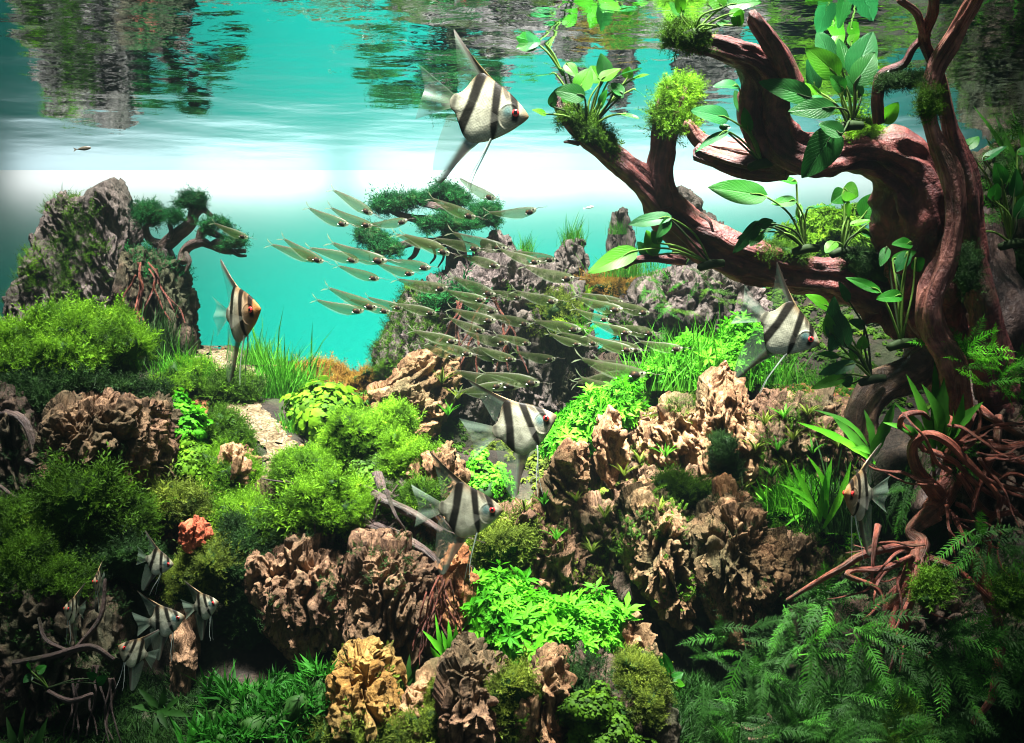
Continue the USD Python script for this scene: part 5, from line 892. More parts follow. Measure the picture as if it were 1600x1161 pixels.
# ================================================================== FERNS
def strap(b, t, w, nrm, curl, seed, wav=.0):
    r = np.random.default_rng(seed); a = t - b; L = np.linalg.norm(a); a /= L; nrm = nrm - a * (nrm @ a); nrm /= np.linalg.norm(nrm); s = np.cross(a, nrm); v, uv = [], []
    N = 12
    for i in range(N + 1):
        u = i / N; hw = w / 2 * min(1, .35 + 2.2 * u) * (1 if u < .55 else max(.04, 1 - ((u - .55) / .45) ** 1.6)); o = a * u * L + nrm * (curl * L * math.sin(math.pi * u) - 0.0) ; k = 1 + wav * math.sin(u * 23 + seed)
        for q in (-1, 0, 1): v.append(b + o + s * q * hw * k + nrm * abs(q) * hw * .35); uv.append((u, q))
    f = []
    for i in range(N):
        for j in range(2): q = i * 3 + j; f += [[q, q + 1, q + 4], [q, q + 4, q + 3]]
    return np.array(v), np.array(f), np.array(uv)
def strap_fern(label, blades, root, mat='fern', wav=.12, name='strap_fern'):
    rp = P(*root); t = Thing(name, label, 'fern', rp)
    for i, (tx, ty, w, dy, *m) in enumerate(blades):
        e = P(tx, ty, root[2] + dy); g = np.random.default_rng(int(tx * 7 + ty)); b = rp + g.normal(0, W(5, root[2]), 3)
        v, f, uv = strap(b, e, W(w, root[2]), np.array([g.uniform(-.5, .5), -.7, .6]), g.uniform(.03, .16), i, wav); t.part('leaf', (v, f), m[0] if m else mat, uv=uv)
strap_fern('tall strap leaved fern below the pinkish limb', [(1416, 585, 20, -.01), (1440, 600, 22, -.02), (1398, 630, 18, -.02), (1475, 590, 22, -.01), (1505, 615, 22, -.02), (1536, 628, 22, -.02), (1380, 660, 16, -.01), (1460, 565, 16, .0), (1490, 640, 16, -.03)], (1462, 705, 1.13), 'fern')
strap_fern('long strap fern reaching left over the brown ridge', [(1246, 660, 16, -.02, 'fern_bright'), (1270, 640, 12, 0), (1398, 628, 18, -.02), (1300, 650, 14, .01), (1330, 700, 16, -.03), (1385, 660, 14, -.01), (1350, 640, 14, 0)], (1362, 715, 1.20), 'fern')
strap_fern('bright strap fern above the left facing angelfish', [(1235, 722, 12, -.01, 'fern_bright'), (1260, 710, 14, -.01, 'fern_bright'), (1300, 715, 12, -.01, 'fern_bright'), (1215, 755, 12, -.02, 'fern_bright'), (1240, 775, 13, -.02, 'fern_bright'), (1330, 720, 12, 0), (1290, 740, 12, -.02, 'fern_bright')], (1286, 815, 1.24), 'fern_bright')
strap_fern('bright strap fern left of the brilliant starry carpet', [(660, 985, 11, -.01), (672, 1010, 11, -.02), (700, 968, 9, 0), (712, 975, 12, -.01), (722, 990, 12, -.02), (690, 985, 9, 0), (680, 960, 7, 0)], (702, 1038, 1.18), 'fern_bright')
strap_fern('dark green strap fern behind the yellow boulder', [(610, 1030, 10, 0), (640, 1022, 10, 0), (655, 1035, 10, -.01), (600, 1060, 10, -.01), (625, 1055, 9, -.02), (645, 1060, 10, -.01), (612, 1080, 8, -.02), (662, 1050, 8, 0)], (632, 1092, 1.17), 'fern_deep')
strap_fern('dim strap fern in front of the cave, lower left', [(205, 1105, 12, -.01), (215, 1075, 10, 0), (258, 1070, 11, 0), (285, 1088, 10, -.01), (300, 1120, 12, -.02), (240, 1150, 12, -.02), (262, 1140, 10, -.02), (228, 1090, 9, 0)], (250, 1115, 1.13), 'fern_deep')
strap_fern('shadowed strap fern in the bottom left corner', [(10, 1120, 12, 0), (40, 1105, 12, 0), (75, 1120, 12, 0), (95, 1150, 12, -.01), (-10, 1150, 12, 0), (60, 1140, 10, 0)], (45, 1195, 1.1), 'fern_deep')
strap_fern('long dark straps behind the right limb', [(1520, 165, 11, 0), (1555, 180, 12, 0), (1580, 170, 12, 0), (1600, 200, 12, 0), (1540, 215, 10, 0), (1620, 240, 12, 0)], (1600, 330, 1.30), 'fern')
def frond(b, e, nrm, w, n, curl, seed, fine=.20):
    """pinnate frond: a midrib with n pairs of pointed lobes"""
    r = np.random.default_rng(seed); a = e - b; L = np.linalg.norm(a); a /= L; nrm = nrm - a * (nrm @ a); nrm /= np.linalg.norm(nrm) + 1e-9; s = np.cross(a, nrm); ms = []
    sag = np.array([0, 0, -1.0])
    def c(u): return b + a * u * L + nrm * curl * L * math.sin(math.pi * u * .8) + sag * .12 * L * u * u
    rib = []
    for i in range(7):
        u = i / 6; k = L * .012 * (1.2 - u); rib += [c(u) - s * k, c(u) + s * k]
    ms.append((np.array(rib), np.array([x for i in range(6) for x in ([2 * i, 2 * i + 1, 2 * i + 3], [2 * i, 2 * i + 3, 2 * i + 2])])))
    for i in range(n):
        u = .16 + .84 * i / n; l = w * (math.sin(math.pi * min(.98, .12 + u * .82)) ** .7) * r.uniform(.8, 1.15)
        for q in (-1, 1):
            d = (s * q * .85 + a * .55 + nrm * r.uniform(-.15, .25)); d = d / np.linalg.norm(d) * l; p = c(u + r.uniform(-.02, .02)); wd = a * l * fine * .5
            m1 = p + d * .45 + nrm * l * .08; m2 = p + d * .8 + sag * l * .06
            ms.append((np.array([p - wd * .5, p + wd * .5, m1 - wd, m1 + wd, m2 - wd * .6, m2 + wd * .6, p + d * 1.05 + sag * l * .14]), np.array([[0, 1, 3], [0, 3, 2], [2, 3, 5], [2, 5, 4], [4, 5, 6]])))
    tip = c(1.0); ms.append((np.array([c(.93) - s * w * .07, c(.93) + s * w * .07, c(1.1)]), np.array([[0, 1, 2]])))
    return join(ms)
FR = 0
def frond_plant(label, px, py, Y, n, L, mats, seed, ang=(-60, 240), lobes=16, w=.17, group=None, spread=.5):
    """ang: degrees in the picture plane, 0 right, 90 up"""
    g = np.random.default_rng(seed); b = P(px, py, Y); t = Thing('feather_fern', label, 'fern', b, group)
    for i in range(int(n * 1.25)):
        a = math.radians(g.uniform(*ang)); l = W(L, Y) * g.uniform(.4, .85); d = np.array([math.cos(a), -g.uniform(.05, .75), math.sin(a)]); d /= np.linalg.norm(d)
        bb = b + g.normal(0, W(12, Y), 3) * [1, .4, 1]; m = frond(bb, bb + d * l, np.array([g.uniform(-.4, .4), -.6, .7]), l * w, lobes, g.uniform(0, .18), seed * 31 + i)
        t.part('frond', m, mats[g.integers(0, len(mats))], smooth=False)
FD = ['fern_deep', 'fern_deep', 'fern', 'fern_deep']
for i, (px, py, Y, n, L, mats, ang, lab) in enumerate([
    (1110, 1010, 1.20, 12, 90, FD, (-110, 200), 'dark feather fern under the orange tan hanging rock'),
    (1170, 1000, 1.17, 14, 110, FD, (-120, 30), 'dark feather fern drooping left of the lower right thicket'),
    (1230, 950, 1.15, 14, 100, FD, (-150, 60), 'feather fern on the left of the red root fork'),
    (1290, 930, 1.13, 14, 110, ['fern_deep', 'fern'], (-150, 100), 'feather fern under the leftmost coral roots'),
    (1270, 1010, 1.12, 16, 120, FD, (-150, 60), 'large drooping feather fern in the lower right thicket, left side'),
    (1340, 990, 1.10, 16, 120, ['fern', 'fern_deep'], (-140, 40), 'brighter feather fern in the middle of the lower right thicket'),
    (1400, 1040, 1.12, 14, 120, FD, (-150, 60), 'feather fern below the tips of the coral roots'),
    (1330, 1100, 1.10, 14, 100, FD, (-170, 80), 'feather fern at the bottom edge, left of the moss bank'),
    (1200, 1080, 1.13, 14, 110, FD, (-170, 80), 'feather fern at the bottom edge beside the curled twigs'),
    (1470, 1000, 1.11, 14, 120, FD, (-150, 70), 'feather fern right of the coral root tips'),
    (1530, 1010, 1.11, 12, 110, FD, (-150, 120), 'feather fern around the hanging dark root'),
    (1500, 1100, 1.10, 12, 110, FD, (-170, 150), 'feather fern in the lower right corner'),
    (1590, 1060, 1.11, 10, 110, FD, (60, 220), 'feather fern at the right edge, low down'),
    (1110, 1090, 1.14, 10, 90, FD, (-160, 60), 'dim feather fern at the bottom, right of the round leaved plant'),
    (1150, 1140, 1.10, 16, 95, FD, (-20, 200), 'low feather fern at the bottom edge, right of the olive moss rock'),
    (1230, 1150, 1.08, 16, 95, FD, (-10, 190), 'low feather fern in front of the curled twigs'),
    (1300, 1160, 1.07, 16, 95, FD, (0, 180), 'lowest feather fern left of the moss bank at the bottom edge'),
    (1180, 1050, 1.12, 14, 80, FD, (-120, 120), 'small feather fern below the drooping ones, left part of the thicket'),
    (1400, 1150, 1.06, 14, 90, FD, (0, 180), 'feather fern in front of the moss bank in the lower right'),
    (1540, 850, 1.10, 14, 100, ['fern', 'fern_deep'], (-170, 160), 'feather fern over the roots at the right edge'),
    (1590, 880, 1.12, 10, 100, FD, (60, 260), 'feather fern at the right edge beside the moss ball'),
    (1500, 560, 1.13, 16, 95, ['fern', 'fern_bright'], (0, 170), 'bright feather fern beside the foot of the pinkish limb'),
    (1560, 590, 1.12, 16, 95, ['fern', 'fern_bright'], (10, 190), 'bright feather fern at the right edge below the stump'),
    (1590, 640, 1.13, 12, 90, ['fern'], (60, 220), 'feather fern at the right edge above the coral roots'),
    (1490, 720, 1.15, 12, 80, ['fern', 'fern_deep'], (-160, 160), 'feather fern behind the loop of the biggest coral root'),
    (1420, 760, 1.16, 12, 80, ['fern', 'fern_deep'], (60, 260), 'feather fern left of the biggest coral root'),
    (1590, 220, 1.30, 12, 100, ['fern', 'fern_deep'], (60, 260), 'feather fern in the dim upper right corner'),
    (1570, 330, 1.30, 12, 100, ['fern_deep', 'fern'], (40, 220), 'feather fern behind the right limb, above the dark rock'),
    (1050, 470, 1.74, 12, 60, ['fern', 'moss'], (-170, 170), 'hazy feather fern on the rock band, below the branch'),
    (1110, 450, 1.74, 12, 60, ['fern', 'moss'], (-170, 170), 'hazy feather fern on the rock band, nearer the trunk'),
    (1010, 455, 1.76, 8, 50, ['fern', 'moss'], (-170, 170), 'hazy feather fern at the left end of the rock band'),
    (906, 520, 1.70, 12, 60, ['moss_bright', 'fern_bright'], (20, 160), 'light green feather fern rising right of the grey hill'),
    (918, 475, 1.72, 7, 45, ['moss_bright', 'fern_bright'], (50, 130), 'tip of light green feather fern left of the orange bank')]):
    frond_plant(lab, px, py, Y, n, L, mats, 500 + i, ang)

# ================================================================== FISH
def smooth_closed(pts, n):
    p = np.asarray(pts, float); m = len(p); out = []
    for i in range(m):
        a, b, c, d = p[i - 1], p[i], p[(i + 1) % m], p[(i + 2) % m]; t = np.linspace(0, 1, n, endpoint=False)[:, None]
        out.append(0.5 * (2 * b + (c - a) * t + (2 * a - 5 * b + 4 * c - d) * t ** 2 + (3 * b - a - 3 * c + d) * t ** 3))
    return np.vstack(out)
def polyl(pts, s):
    p = np.asarray(pts, float); c = catmull(p, 8); L = np.concatenate([[0], np.cumsum(np.linalg.norm(np.diff(c, axis=0), axis=1))]); L /= L[-1]
    return np.stack([np.interp(s, L, c[:, k]) for k in range(c.shape[1])], 1)
OUT = smooth_closed([(.50, .015), (.47, .055), (.40, .115), (.25, .222), (.10, .305), (-.07, .38), (-.20, .43), (-.29, .36), (-.37, .20), (-.44, .12), (-.50, .095), (-.535, .0), (-.50, -.09), (-.43, -.14), (-.36, -.25), (-.25, -.40), (-.12, -.455), (.08, -.39), (.277, -.247), (.40, -.125), (.47, -.045)], 6)
def stripes(x, z, col, dark):
    """the dark bars of an angelfish as a weight 0..1"""
    w = 0.013
    def bar(xc, half): return sstep(half + w * 2, half - w, np.abs(x - xc))
    s = bar(-.245 + .10 * (z) * (z > 0) - .22 * np.clip(-z, 0, .5), .058 + .02 * np.abs(z)) * 1.0
    s = np.maximum(s, bar(.075 - .14 * z + .0 * z, .036 * sstep(-.42, -.2, z) + .01 + .012 * z))
    s = np.maximum(s, bar(.345 - .42 * np.clip(z, 0, 1) - .06 * np.clip(-z, 0, 1), .034 + .05 * np.clip(z, 0, .3)) * sstep(-.13, -.07, z))
    s = np.maximum(s, .55 * bar(-.475, .02))
    s = np.maximum(s, .75 * bar(.23 - .55 * np.clip(z - .1, 0, 1), .03) * sstep(.08, .2, z))
    return s
def angelfish(label, mid, Lpx, Y, pitch, yaw, left=False, seed=0, bend=0.0, small=False, warm=0.0, group=None, roll=0.0):
    L = W(Lpx, Y); g = np.random.default_rng(seed); th, ph, ro = math.radians(pitch), math.radians(yaw), math.radians(roll)
    az = math.pi + ph if left else -ph
    R = np.array([[math.cos(az), -math.sin(az), 0], [math.sin(az), math.cos(az), 0], [0, 0, 1]]) @ np.array([[math.cos(th), 0, -math.sin(th)], [0, 1, 0], [math.sin(th), 0, math.cos(th)]]) @ np.array([[1, 0, 0], [0, math.cos(ro), -math.sin(ro)], [0, math.sin(ro), math.cos(ro)]])
    M = np.eye(4); M[:3, :3] = R; M[:3, 3] = P(*mid, Y)
    t = Thing('angelfish', label, 'fish', group=group, matrix=M)
    def B(p):                                   # bend of the spine, then scale
        p = np.array(p, float); p[:, 1] += bend * np.clip(.2 - p[:, 0], 0, 9) ** 2 * np.sign(.2 - p[:, 0] + 1e-9); return p * L
    silver = np.array([.35, .35, .26]); gold = np.array([.24, .125, .04]); black = np.array([.004, .0035, .003]); white = np.array([.46, .48, .36])
    # body
    nr, na = (20, 80) if small else (44, 160)
    c = np.array([-.02, -.02]); o = OUT - c; a = np.arctan2(o[:, 1], o[:, 0]); r = np.hypot(*o.T); k = np.argsort(a)
    A = np.linspace(-np.pi, np.pi, na, endpoint=False); Rr = np.interp(A, a[k], r[k], period=2 * np.pi)
    q = np.sin(np.linspace(0, 1, nr) * np.pi / 2)[1:]
    xs = np.concatenate([[c[0]], (c[0] + q[:, None] * Rr * np.cos(A)).ravel()]); zs = np.concatenate([[c[1]], (c[1] + q[:, None] * Rr * np.sin(A)).ravel()]); rho = np.concatenate([[0], np.repeat(q, na)])
    thick = (.066 + .03 * sstep(-.3, .25, xs) - .03 * sstep(.3, .5, xs)) * np.sqrt(np.maximum(0, 1 - rho ** 2)) * (1 - .65 * sstep(-.25, -.5, xs))
    thick += .006 * sstep(.02, 0, np.abs(np.hypot(xs - .26, (zs + .05) * .8) - .13)) * (xs > .1)        # gill cover
    n1 = len(xs); idx = lambda i, j: 1 + i * na + j % na; fc = [[0, idx(0, j), idx(0, j + 1)] for j in range(na)]
    for i in range(nr - 2):
        for j in range(na): fc += [[idx(i, j), idx(i + 1, j), idx(i + 1, j + 1)], [idx(i, j), idx(i + 1, j + 1), idx(i, j + 1)]]
    fc = np.array(fc); ring = np.arange(1 + (nr - 2) * na, 1 + (nr - 1) * na)
    vv = np.vstack([np.stack([xs, -thick, zs], 1), np.stack([xs, thick, zs], 1)]); ff = np.vstack([fc[:, ::-1], fc + n1])
    m2 = np.concatenate([np.arange(n1), np.full(n1, -1)]); inner = np.setdiff1d(np.arange(n1), ring); m2[n1 + inner] = n1 + np.arange(len(inner)); m2[n1 + ring] = ring; ff = m2[ff]; vv = np.vstack([vv[:n1], vv[n1 + inner]])
    st = stripes(xs, zs, None, None); blotch = fbm(np.stack([xs * 9, zs * 9, 0 * xs + seed], 1), 3, seed)
    col = silver * (.65 + .7 * blotch[:, None]) + (white - silver) * sstep(.1, -.35, zs)[:, None] * .6
    gm = (sstep(.18, .42, zs + .35 * xs) * .7 + sstep(.40, .5, xs) * .7)[:, None]; col = col * (1 - gm) + gold * gm
    back_rim_shade = (.55 * sstep(.20, .44, zs + .25 * np.abs(xs)) + .35 * sstep(.75, 1., rho))[:, None]; col = col * (1 - back_rim_shade) + np.array([.075, .05, .022]) * back_rim_shade  # dark back; the rim tone stands in for shade on the rounding
    ck = (sstep(.12, .02, np.hypot(xs - .235, (zs - .01) * .8)) * .85)[:, None]; col = col * (1 - ck) + np.array([.010, .10, .11]) * ck
    rows = (.5 + .5 * np.sin(zs * 150 + 10 * xs + 3 * blotch) * np.sin(xs * 140 + 4 * blotch))[:, None] * (np.abs(xs) < .4)[:, None]; col = col * (.70 + .45 * rows)
    wm = (warm * sstep(-.3, .45, xs))[:, None]; col = col * (1 - wm) + np.array([.20, .085, .022]) * wm
    dk = (st * .97)[:, None]; col = col * (1 - dk) + black * dk
    t.part('body', (B(vv), ff), 'fish_skin', cd=np.vstack([col, col[inner]]))
    # fins: grids between a base curve and an edge curve
    def polyi(pts, s): c = catmull(pts, 8); return np.stack([np.interp(s, np.linspace(0, 1, len(c)), c[:, k]) for k in range(2)], 1)
    def fin(name, base, tip, colf, alf, nu=26, nv=12, wave=.012, parent=None, off=0.0):
        s = np.linspace(0, 1, nu); b, e = polyi(base, s), polyi(tip, s); u = np.linspace(0, 1, nv)
        p = b[:, None] + (e - b)[:, None] * u[None, :, None]; S, U = np.meshgrid(s, u, indexing='ij')
        y = off * U + wave * np.sin(S * 9 + seed) * U * (1 + U) + .0015 * np.cos(S * nu * np.pi) * U
        v = np.stack([p[..., 0], y, p[..., 1]], -1).reshape(-1, 3); i, j = np.meshgrid(np.arange(nu - 1), np.arange(nv - 1), indexing='ij'); q = (i * nv + j).ravel()
        f = np.vstack([np.stack([q, q + 1, q + nv + 1], 1), np.stack([q, q + nv + 1, q + nv], 1)])
        S, U = S.ravel(), U.ravel(); ray = .75 + .25 * np.abs(np.sin(S * nu * 1.7))
        cc, al = colf(S, U, v), alf(S, U, v); t.part(name, (B(v), f), 'fish_fin', cd=cc * ray[:, None], al=np.clip(al, 0, 1))
    clear = np.array([.15, .21, .16]); dk2 = np.array([.05, .04, .03]); yel = np.array([.42, .30, .14])
    def mixc(w, a_, b_): return a_ * (1 - w[:, None]) + b_ * w[:, None]
    fin('dorsal_fin', [(.04, .315), (-.08, .36), (-.17, .39), (-.26, .37), (-.35, .27), (-.44, .13)], [(-.14, .425), (-.44, .655), (-.70, .89), (-.655, .77), (-.565, .50), (-.475, .20)],
        lambda S, U, v: mixc(sstep(.62, .45, S), clear, mixc(sstep(.34, .16, S) * .85, dk2, yel)), lambda S, U, v: .24 + .74 * sstep(.66, .50, S), wave=.01, nu=36)
    fin('anal_fin', [(-.02, -.42), (-.10, -.435), (-.18, -.415), (-.27, -.36), (-.36, -.26), (-.44, -.15)], [(-.10, -.53), (-.25, -.76), (-.385, -1.03), (-.50, -1.0), (-.56, -.66), (-.53, -.2)],
        lambda S, U, v: mixc(sstep(.52, .38, S) * sstep(.04, .2, S), clear, dk2), lambda S, U, v: .36 + .58 * sstep(.56, .42, S), wave=.012, nu=36)
    fin('tail_fin', [(-.49, .09), (-.53, .0), (-.49, -.085)], [(-1.0, .34), (-.95, .22), (-.89, .08), (-.88, -.03), (-.89, -.15), (-.91, -.33)], lambda S, U, v: mixc(sstep(.35, .0, U) * .7, clear * 1.8, silver), lambda S, U, v: .55 - .30 * U + .12 * (np.abs(S - .5) > .45), wave=.02, off=g.uniform(-.1, .1))
    for s in (-1, 1):
        o = s * .03; dx = g.uniform(-.05, .05)
        v, f, uv = tube(np.array([[.10, o, -.36, .014], [.06, o * 1.6, -.55, .010], [-.02 + dx, o * 2.4, -.85, .006], [-.05 + dx * 2, o * 3, -1.12, .003]]), 5, 6); t.part('ventral_fin', (B(v), f), 'fish_fin', cd=np.tile([.40, .46, .42], (len(v), 1)), al=np.full(len(v), .8))
        pb = np.array([[.16, s * .095, -.10]]); N = 9; ang = np.linspace(-.75, .35, N); arc = np.stack([.16 - .24 * np.cos(ang), s * (.10 + .09 * np.ones(N)), -.10 + .24 * np.sin(ang)], 1)
        v = np.vstack([pb + [0, 0, .02], pb - [0, 0, .02], arc]); f = [[0, 1, 2]] + [[(0 if i < N // 2 else 0), 2 + i, 3 + i] for i in range(N - 1)]
        t.part('pectoral_fin', (B(v), np.array(f)), 'fish_fin', cd=np.tile([.50, .50, .42], (len(v), 1)), al=np.full(len(v), .12))
        ev, ef = ico(3); ec = np.array([.335, s * .075, .015]); ep = t.part('eye', (B(ev * [.046, .024, .046] + ec), ef), 'eye_red')
        t.part('pupil', (B(ev * [.028, .012, .028] + ec + [0, s * .016, 0]), ef), 'eye_black', parent=ep)
    return t
LARGE = [('large striped angelfish near the water surface, nose beside the left broad leaved plant', (766, 171), 124, 1.13, -14, 6, False, .05),
    ('angelfish turned towards the viewer, alone over the sand in front of the turquoise backdrop', (378, 488), 102, 1.32, 2, 44, False, .12),
    ('angelfish tilted steeply nose down below the long driftwood branch', (1236, 517), 97, 1.05, -27, 8, False, -.06),
    ('upper of the two overlapping angelfish in the centre, nose tilted up', (821, 663), 101, 1.24, 14, 4, False, .04),
    ('lowest large angelfish, level, left of the ochre rock face', (737, 796), 99, 1.20, -2, 5, False, .05),
    ('yellow headed angelfish facing left in front of the lower right roots', (1338, 772), 92, 1.08, 4, 52, True, .15)]
for i, (l, mid, L, Y, pit, yaw, lf, bd) in enumerate(LARGE): angelfish(l, mid, L, Y, pit, yaw, lf, seed=11 + i, bend=bd, warm=(.12, .95, .05, .12, .12, .8)[i])
SMALL = [('small angelfish highest of the lower left group, by the yellow moss', (250, 878), 48, 1.15, -10, 12, False), ('small angelfish rightmost of the lower left group', (322, 945), 50, 1.16, 14, 25, False),
    ('small angelfish in the middle of the lower left group, nose right, trailing fins spread', (261, 968), 58, 1.12, 10, 6, False), ('small angelfish lowest of the lower left group, facing left with yellow head', (206, 1017), 54, 1.10, 24, 50, True),
    ('small angelfish seen edge-on, farthest left of the lower left group', (111, 952), 48, 1.12, 12, 83, True), ('small dim angelfish seen edge-on, right of the farthest left one', (152, 908), 42, 1.17, 5, 86, False)]
for i, (l, mid, L, Y, pit, yaw, lf) in enumerate(SMALL): angelfish(l, mid, L, Y, pit, yaw, lf, seed=31 + i, bend=.06, small=True, warm=(0, 0, 0, .35, .2, .3)[i])

# glass catfish: one with its parts per body bend, the rest refer to it
mk('catfish_skin', {'a': ('attribute', {'attribute': 'Cd'}), 'p': ('principled_bsdf', {'roughness': 0.42, 'specular_ior_level': .2}), 'tl': ('translucent_bsdf', {}), 'x1': ('mix_closure', {'fac': 0.45}), 't': ('transparent_bsdf', {'color': (.84, .91, .80)}), 'x': ('mix_closure', {}), 'al': ('attribute', {'attribute': 'Al'})},
   [('a.color', 'p.base_color'), ('a.color', 'tl.color'), ('p.BSDF', 'x1.closure1'), ('tl.BSDF', 'x1.closure2'), ('al.fac', 'x.fac'), ('t.BSDF', 'x.closure1'), ('x1.closure', 'x.closure2')], surface='x.closure')
mk('catfish_gut', {'n': ('noise_texture', {'scale': 22.0, 'detail': 3.0}), 'tc': ('texture_coordinate', {}), 'r': ('rgb_ramp', {'ramp': [(.46, (.004, .003, .002)), (.60, (.03, .012, .004)), (.72, (.16, .10, .025))]}), 'p': ('principled_bsdf', {'roughness': .75, 'specular_ior_level': .1})},
   [('tc.object', 'n.vector'), ('n.fac', 'r.fac'), ('r.color', 'p.base_color')], surface='p.BSDF')
plain('catfish_silver', (.42, .44, .40), .4)
def catfish_proto(bend, seed):
    """unit length along +x, nose at x = 1"""
    t = Thing('glass_catfish', 'catfish', 'fish', matrix=np.eye(4))
    xs = np.linspace(.10, 1.0, 34); top = np.interp(xs, [.10, .25, .45, .65, .82, .92, 1.0], [.024, .040, .062, .083, .081, .067, .032]); bot = np.interp(xs, [.10, .2, .35, .55, .72, .85, .94, 1.0], [-.028, -.050, -.084, -.122, -.134, -.106, -.074, -.035])
    wd = np.interp(xs, [.10, .4, .75, .9, 1.0], [.006, .018, .034, .038, .024])
    def bz(x): return bend * (x - .6) ** 2
    A = np.linspace(0, 2 * np.pi, 14, endpoint=False); v, cd, al = [], [], []
    for x, a, b, w in zip(xs, top, bot, wd):
        for q in A:
            z = (a + b) / 2 + (a - b) / 2 * math.cos(q); y = w * math.sin(q) * (1.0 if z > -.02 else max(.25, 1 + (z + .02) * 9)); v.append((x, y, z + bz(x)))
            k = abs(z - .015) < .012; c = np.array([.075, .105, .035]) * (1.2 if z < -.05 else .9)
            if z > .75 * a: c = np.array([.04, .045, .02])
            elif k: c = np.array([.07, .065, .04])
            if x > .90 and z < .03: c = np.array([.34, .34, .26])
            cd.append(c); al.append(.75 if z > .8 * a else .68 if k else .66 if x > .90 else .34 if z < -.04 else .42)
    n = len(xs); f = []
    for i in range(n - 1):
        for j in range(14): p_, q_ = i * 14 + j, i * 14 + (j + 1) % 14; f += [[p_, q_, q_ + 14], [p_, q_ + 14, p_ + 14]]
    v += [(.095, 0, bz(.1)), (1.005, 0, bz(1.0))]; cd += [cd[0], cd[-1]]; al += [.5, .7]
    for j in range(14): f += [[(j + 1) % 14, j, n * 14], [(n - 1) * 14 + j, (n - 1) * 14 + (j + 1) % 14, n * 14 + 1]]
    t.part('body', (np.array(v), np.array(f)), 'catfish_skin', cd=np.array(cd), al=np.array(al))
    ev, ef = ico(2)
    t.part('organs', (ev * [.078, .052, .052] + [.862, 0, -.030 + bz(.86)], ef), 'catfish_gut')
    t.part('gill_plate', (ev * [.022, .052, .010] + [.80, 0, -.066 + bz(.8)], ef), 'catfish_silver')
    for s in (-1, 1):
        t.part('eye', (ev * [.016, .008, .016] + [.945, s * .034, .006 + bz(.94)], ef), 'eye_black')
        q = np.array([[.99, s * .012, .01 + bz(1), .0035], [1.07, s * .03, .035 + bz(1), .003], [1.16, s * .05, .03 + bz(1), .002], [1.24, s * .06, .06 + bz(1), .001]]); b, fb, uv = tube(q, 4, 5); t.part('barbel', (b, fb), 'fish_dark')
        tv = np.array([[.12, 0, .012], [.12, 0, -.016], [.05, s * .0, s * .03], [-.06, .01 * s, s * .11], [-.015, 0, s * .05], [.075, 0, s * .004]]); tv[:, 2] += bz(tv[:, 0])
        t.part('tail_lobe', (tv, np.array([[0, 2, 5], [1, 5, 2], [2, 3, 4], [2, 4, 5]])), 'fish_fin', cd=np.tile([.13, .16, .09], (6, 1)), al=np.full(6, .75))
    an = np.array([[.2 + .6 * k / 8, 0, np.interp(.2 + .6 * k / 8, xs, bot) + .004 + bz(.2 + .6 * k / 8)] for k in range(9)]); lo = an - [[.02, 0, .028 * math.sin(math.pi * (k + .6) / 9.4)] for k in range(9)]
    t.part('anal_fin', (np.vstack([an, lo]), np.array([x for k in range(8) for x in ([k, k + 1, k + 10], [k, k + 10, k + 9])])), 'fish_fin', cd=np.tile([.22, .27, .18], (18, 1)), al=np.full(18, .25))
    return t
PROTO = [None] * 6; BEND = [.05, -.07, .12, .0, .09, -.10]
def catfish(hx, hy, tx, ty, Y, label, seed, group='glass catfish in the shoal'):
    g = np.random.default_rng(seed); k = seed * 5 % 6 if seed % 3 else seed % 6
    h, e = P(hx, hy, Y), P(tx, ty, Y + .0); d = h - e; L = np.linalg.norm(d); yw = g.uniform(-.45, .45); d = d / L
    x = np.array([d[0], abs(d[0]) * yw, d[2]]); x /= np.linalg.norm(x); y = np.cross([0, 0, 1.0], x); y /= np.linalg.norm(y); z = np.cross(x, y); S = L * g.uniform(1.0, 1.14)
    M = np.eye(4); M[:3, 0], M[:3, 1], M[:3, 2], M[:3, 3] = x * S, y * S, z * S, e - d * L * .04
    if PROTO[k] is None:
        PROTO[k] = catfish_proto(BEND[k], k); PROTO[k].x.ClearXformOpOrder(); PROTO[k].x.GetPrim().RemoveProperty('xformOp:transform'); pr = PROTO[k].x
    else:
        pr = UsdGeom.Xform.Define(stage, fresh('/World', 'glass_catfish')); pr.GetPrim().GetReferences().AddInternalReference(PROTO[k].path); pr.GetPrim().SetInstanceable(True)
    pr.ClearXformOpOrder(); pr.MakeMatrixXform().Set(Gf.Matrix4d(*M.T.ravel().tolist()))
    tag(pr.GetPrim(), label, 'fish', group)
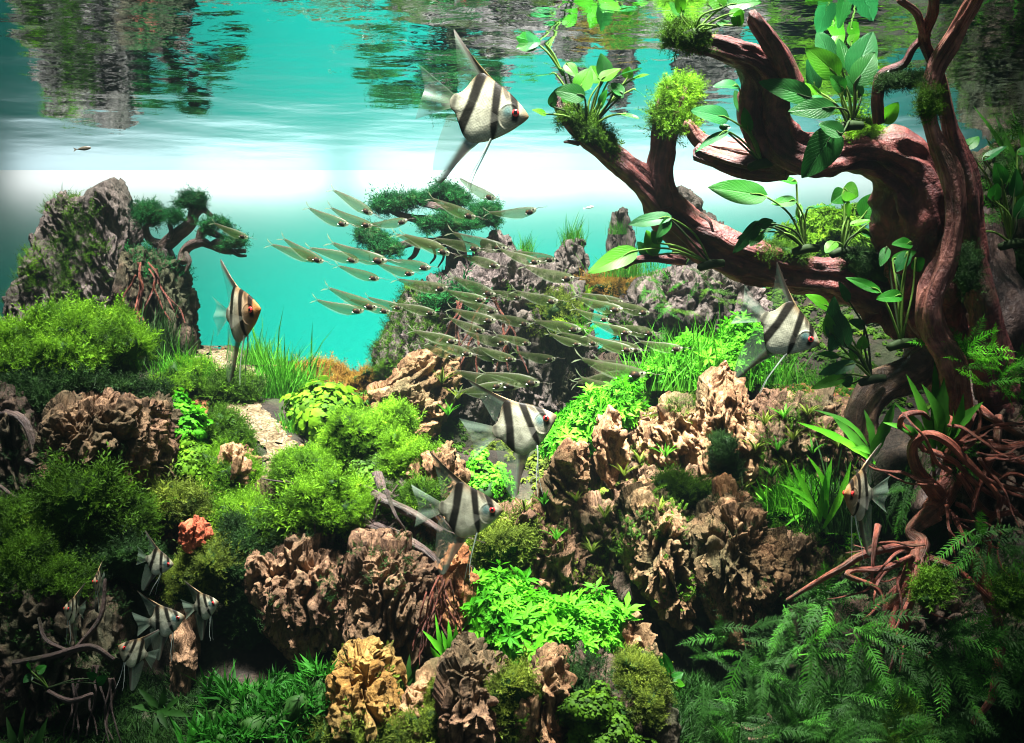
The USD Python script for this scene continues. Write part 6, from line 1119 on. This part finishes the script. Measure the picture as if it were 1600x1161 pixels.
CAT = [(386, 371, 333, 349), (577, 330, 520, 294), (547, 354, 480, 326), (643, 347, 575, 352), (580, 352, 514, 326), (491, 403, 422, 380), (504, 409, 441, 373), (554, 404, 482, 385), (598, 408, 515, 381), (593, 435, 527, 415), (650, 428, 585, 412), (676, 420, 603, 405), (685, 385, 616, 367), (699, 392, 628, 363), (700, 450, 618, 438), (583, 479, 511, 449), (566, 486, 492, 471), (611, 487, 545, 466), (627, 481, 573, 465), (677, 488, 618, 473),
    (773, 313, 715, 279), (741, 337, 673, 309), (839, 330, 762, 335), (748, 387, 679, 371), (792, 391, 704, 364), (787, 419, 718, 396), (845, 411, 778, 390), (869, 405, 799, 392), (895, 434, 817, 418), (777, 463, 706, 431), (760, 470, 695, 454), (821, 465, 762, 452), (871, 473, 803, 456), (970, 472, 904, 458), (970, 487, 899, 466), (777, 487, 716, 468),
    (776, 503, 703, 483), (826, 505, 761, 489), (757, 518, 699, 497), (713, 533, 643, 516), (791, 536, 724, 520), (830, 536, 775, 522), (716, 557, 654, 537), (741, 554, 672, 532), (790, 563, 722, 541), (804, 562, 745, 541), (874, 563, 804, 551), (782, 600, 714, 612), (809, 602, 707, 580), (840, 597, 754, 580), (768, 617, 718, 611),
    (1022, 489, 949, 469), (950, 500, 896, 484), (908, 516, 834, 500), (985, 521, 923, 503), (1024, 519, 954, 507), (911, 540, 857, 522), (935, 537, 874, 519), (984, 547, 915, 526), (998, 545, 926, 528), (1068, 546, 997, 534), (973, 583, 898, 596), (1003, 585, 904, 562), (1033, 579, 934, 564), (992, 616, 904, 592)]
def ordinal(k): return ORD[k]
BANDS = [(345, 'in the top row of the shoal, at the bonsai crown'), (395, 'in the row crossing the bonsai trunk'), (440, 'in the row at the foot of the bonsai'), (480, 'in the row over the top of the grey hill'), (515, 'in the row across the middle of the grey hill'), (550, 'in the row below the middle of the grey hill'), (590, 'in the lower row above the bright leafy bank'), (700, 'in the lowest row of the shoal')]
rows_ = {}
for i, c in enumerate(CAT[1:], 1): rows_.setdefault(next(k for k, b in enumerate(BANDS) if c[1] < b[0]), []).append(i)
LAB = {0: 'translucent catfish apart from the shoal, in front of the small left bonsai'}
for k, ids in rows_.items():
    for n_, i in enumerate(sorted(ids, key=lambda i: CAT[i][0])): LAB[i] = 'catfish %s %s' % (ordinal(n_), BANDS[k][1])
for i, c in enumerate(CAT): catfish(*c, 1.50 + .016 * ((i * 7) % 13) - (.08 if c[0] > 930 else 0), LAB[i], i)
# three tiny fish far off
def tiny(label, px, py, L, Y, pitch, mat):
    v, f = ico(3); l = W(L, Y); c, s = math.cos(pitch), math.sin(pitch); w = v * [l / 2, l * .09, l * .15]; w[:, 2] *= np.clip(1 - .7 * np.clip(-v[:, 0], 0, 1), .2, 1)
    tl = np.array([[-.42, 0, 0], [-.72, .01, .15], [-.64, 0, 0], [-.72, -.01, -.15]]) * l
    R = np.array([[c, 0, -s], [0, 1, 0], [s, 0, c]]); t = Thing('tiny_fish', label, 'fish', P(px, py, Y))
    t.part('body', (w @ R.T + t.base, f), mat); t.part('tail_fin', (tl @ R.T + t.base, np.array([[0, 1, 2], [0, 2, 3]])), mat)
tiny('tiny dark fish under the water surface at the upper left', 131, 232, 23, 1.6, .12, 'fish_dark'); tiny('tiny dark fish just above the tall left pinnacle', 151, 295, 15, 1.85, -.1, 'fish_dark'); tiny('tiny pale fish in the open water left of the driftwood fork', 921, 324, 14, 1.85, .2, 'catfish_silver')

# ================================================================== THE WATER'S OWN HAZE
mk('haze_water', {'v': ('principled_volume', {'color': (0.60, 0.86, 0.92), 'density': 0.009, 'anisotropy': 0.2})}, [], volume='v.volume')
m = trimesh.creation.box((3.0, 4.2, 4.0)); m.apply_translation((0, 1.0, 0.2))
put(fresh('/World', 'haze'), m, 'haze_water', kind='stuff', smooth=False)
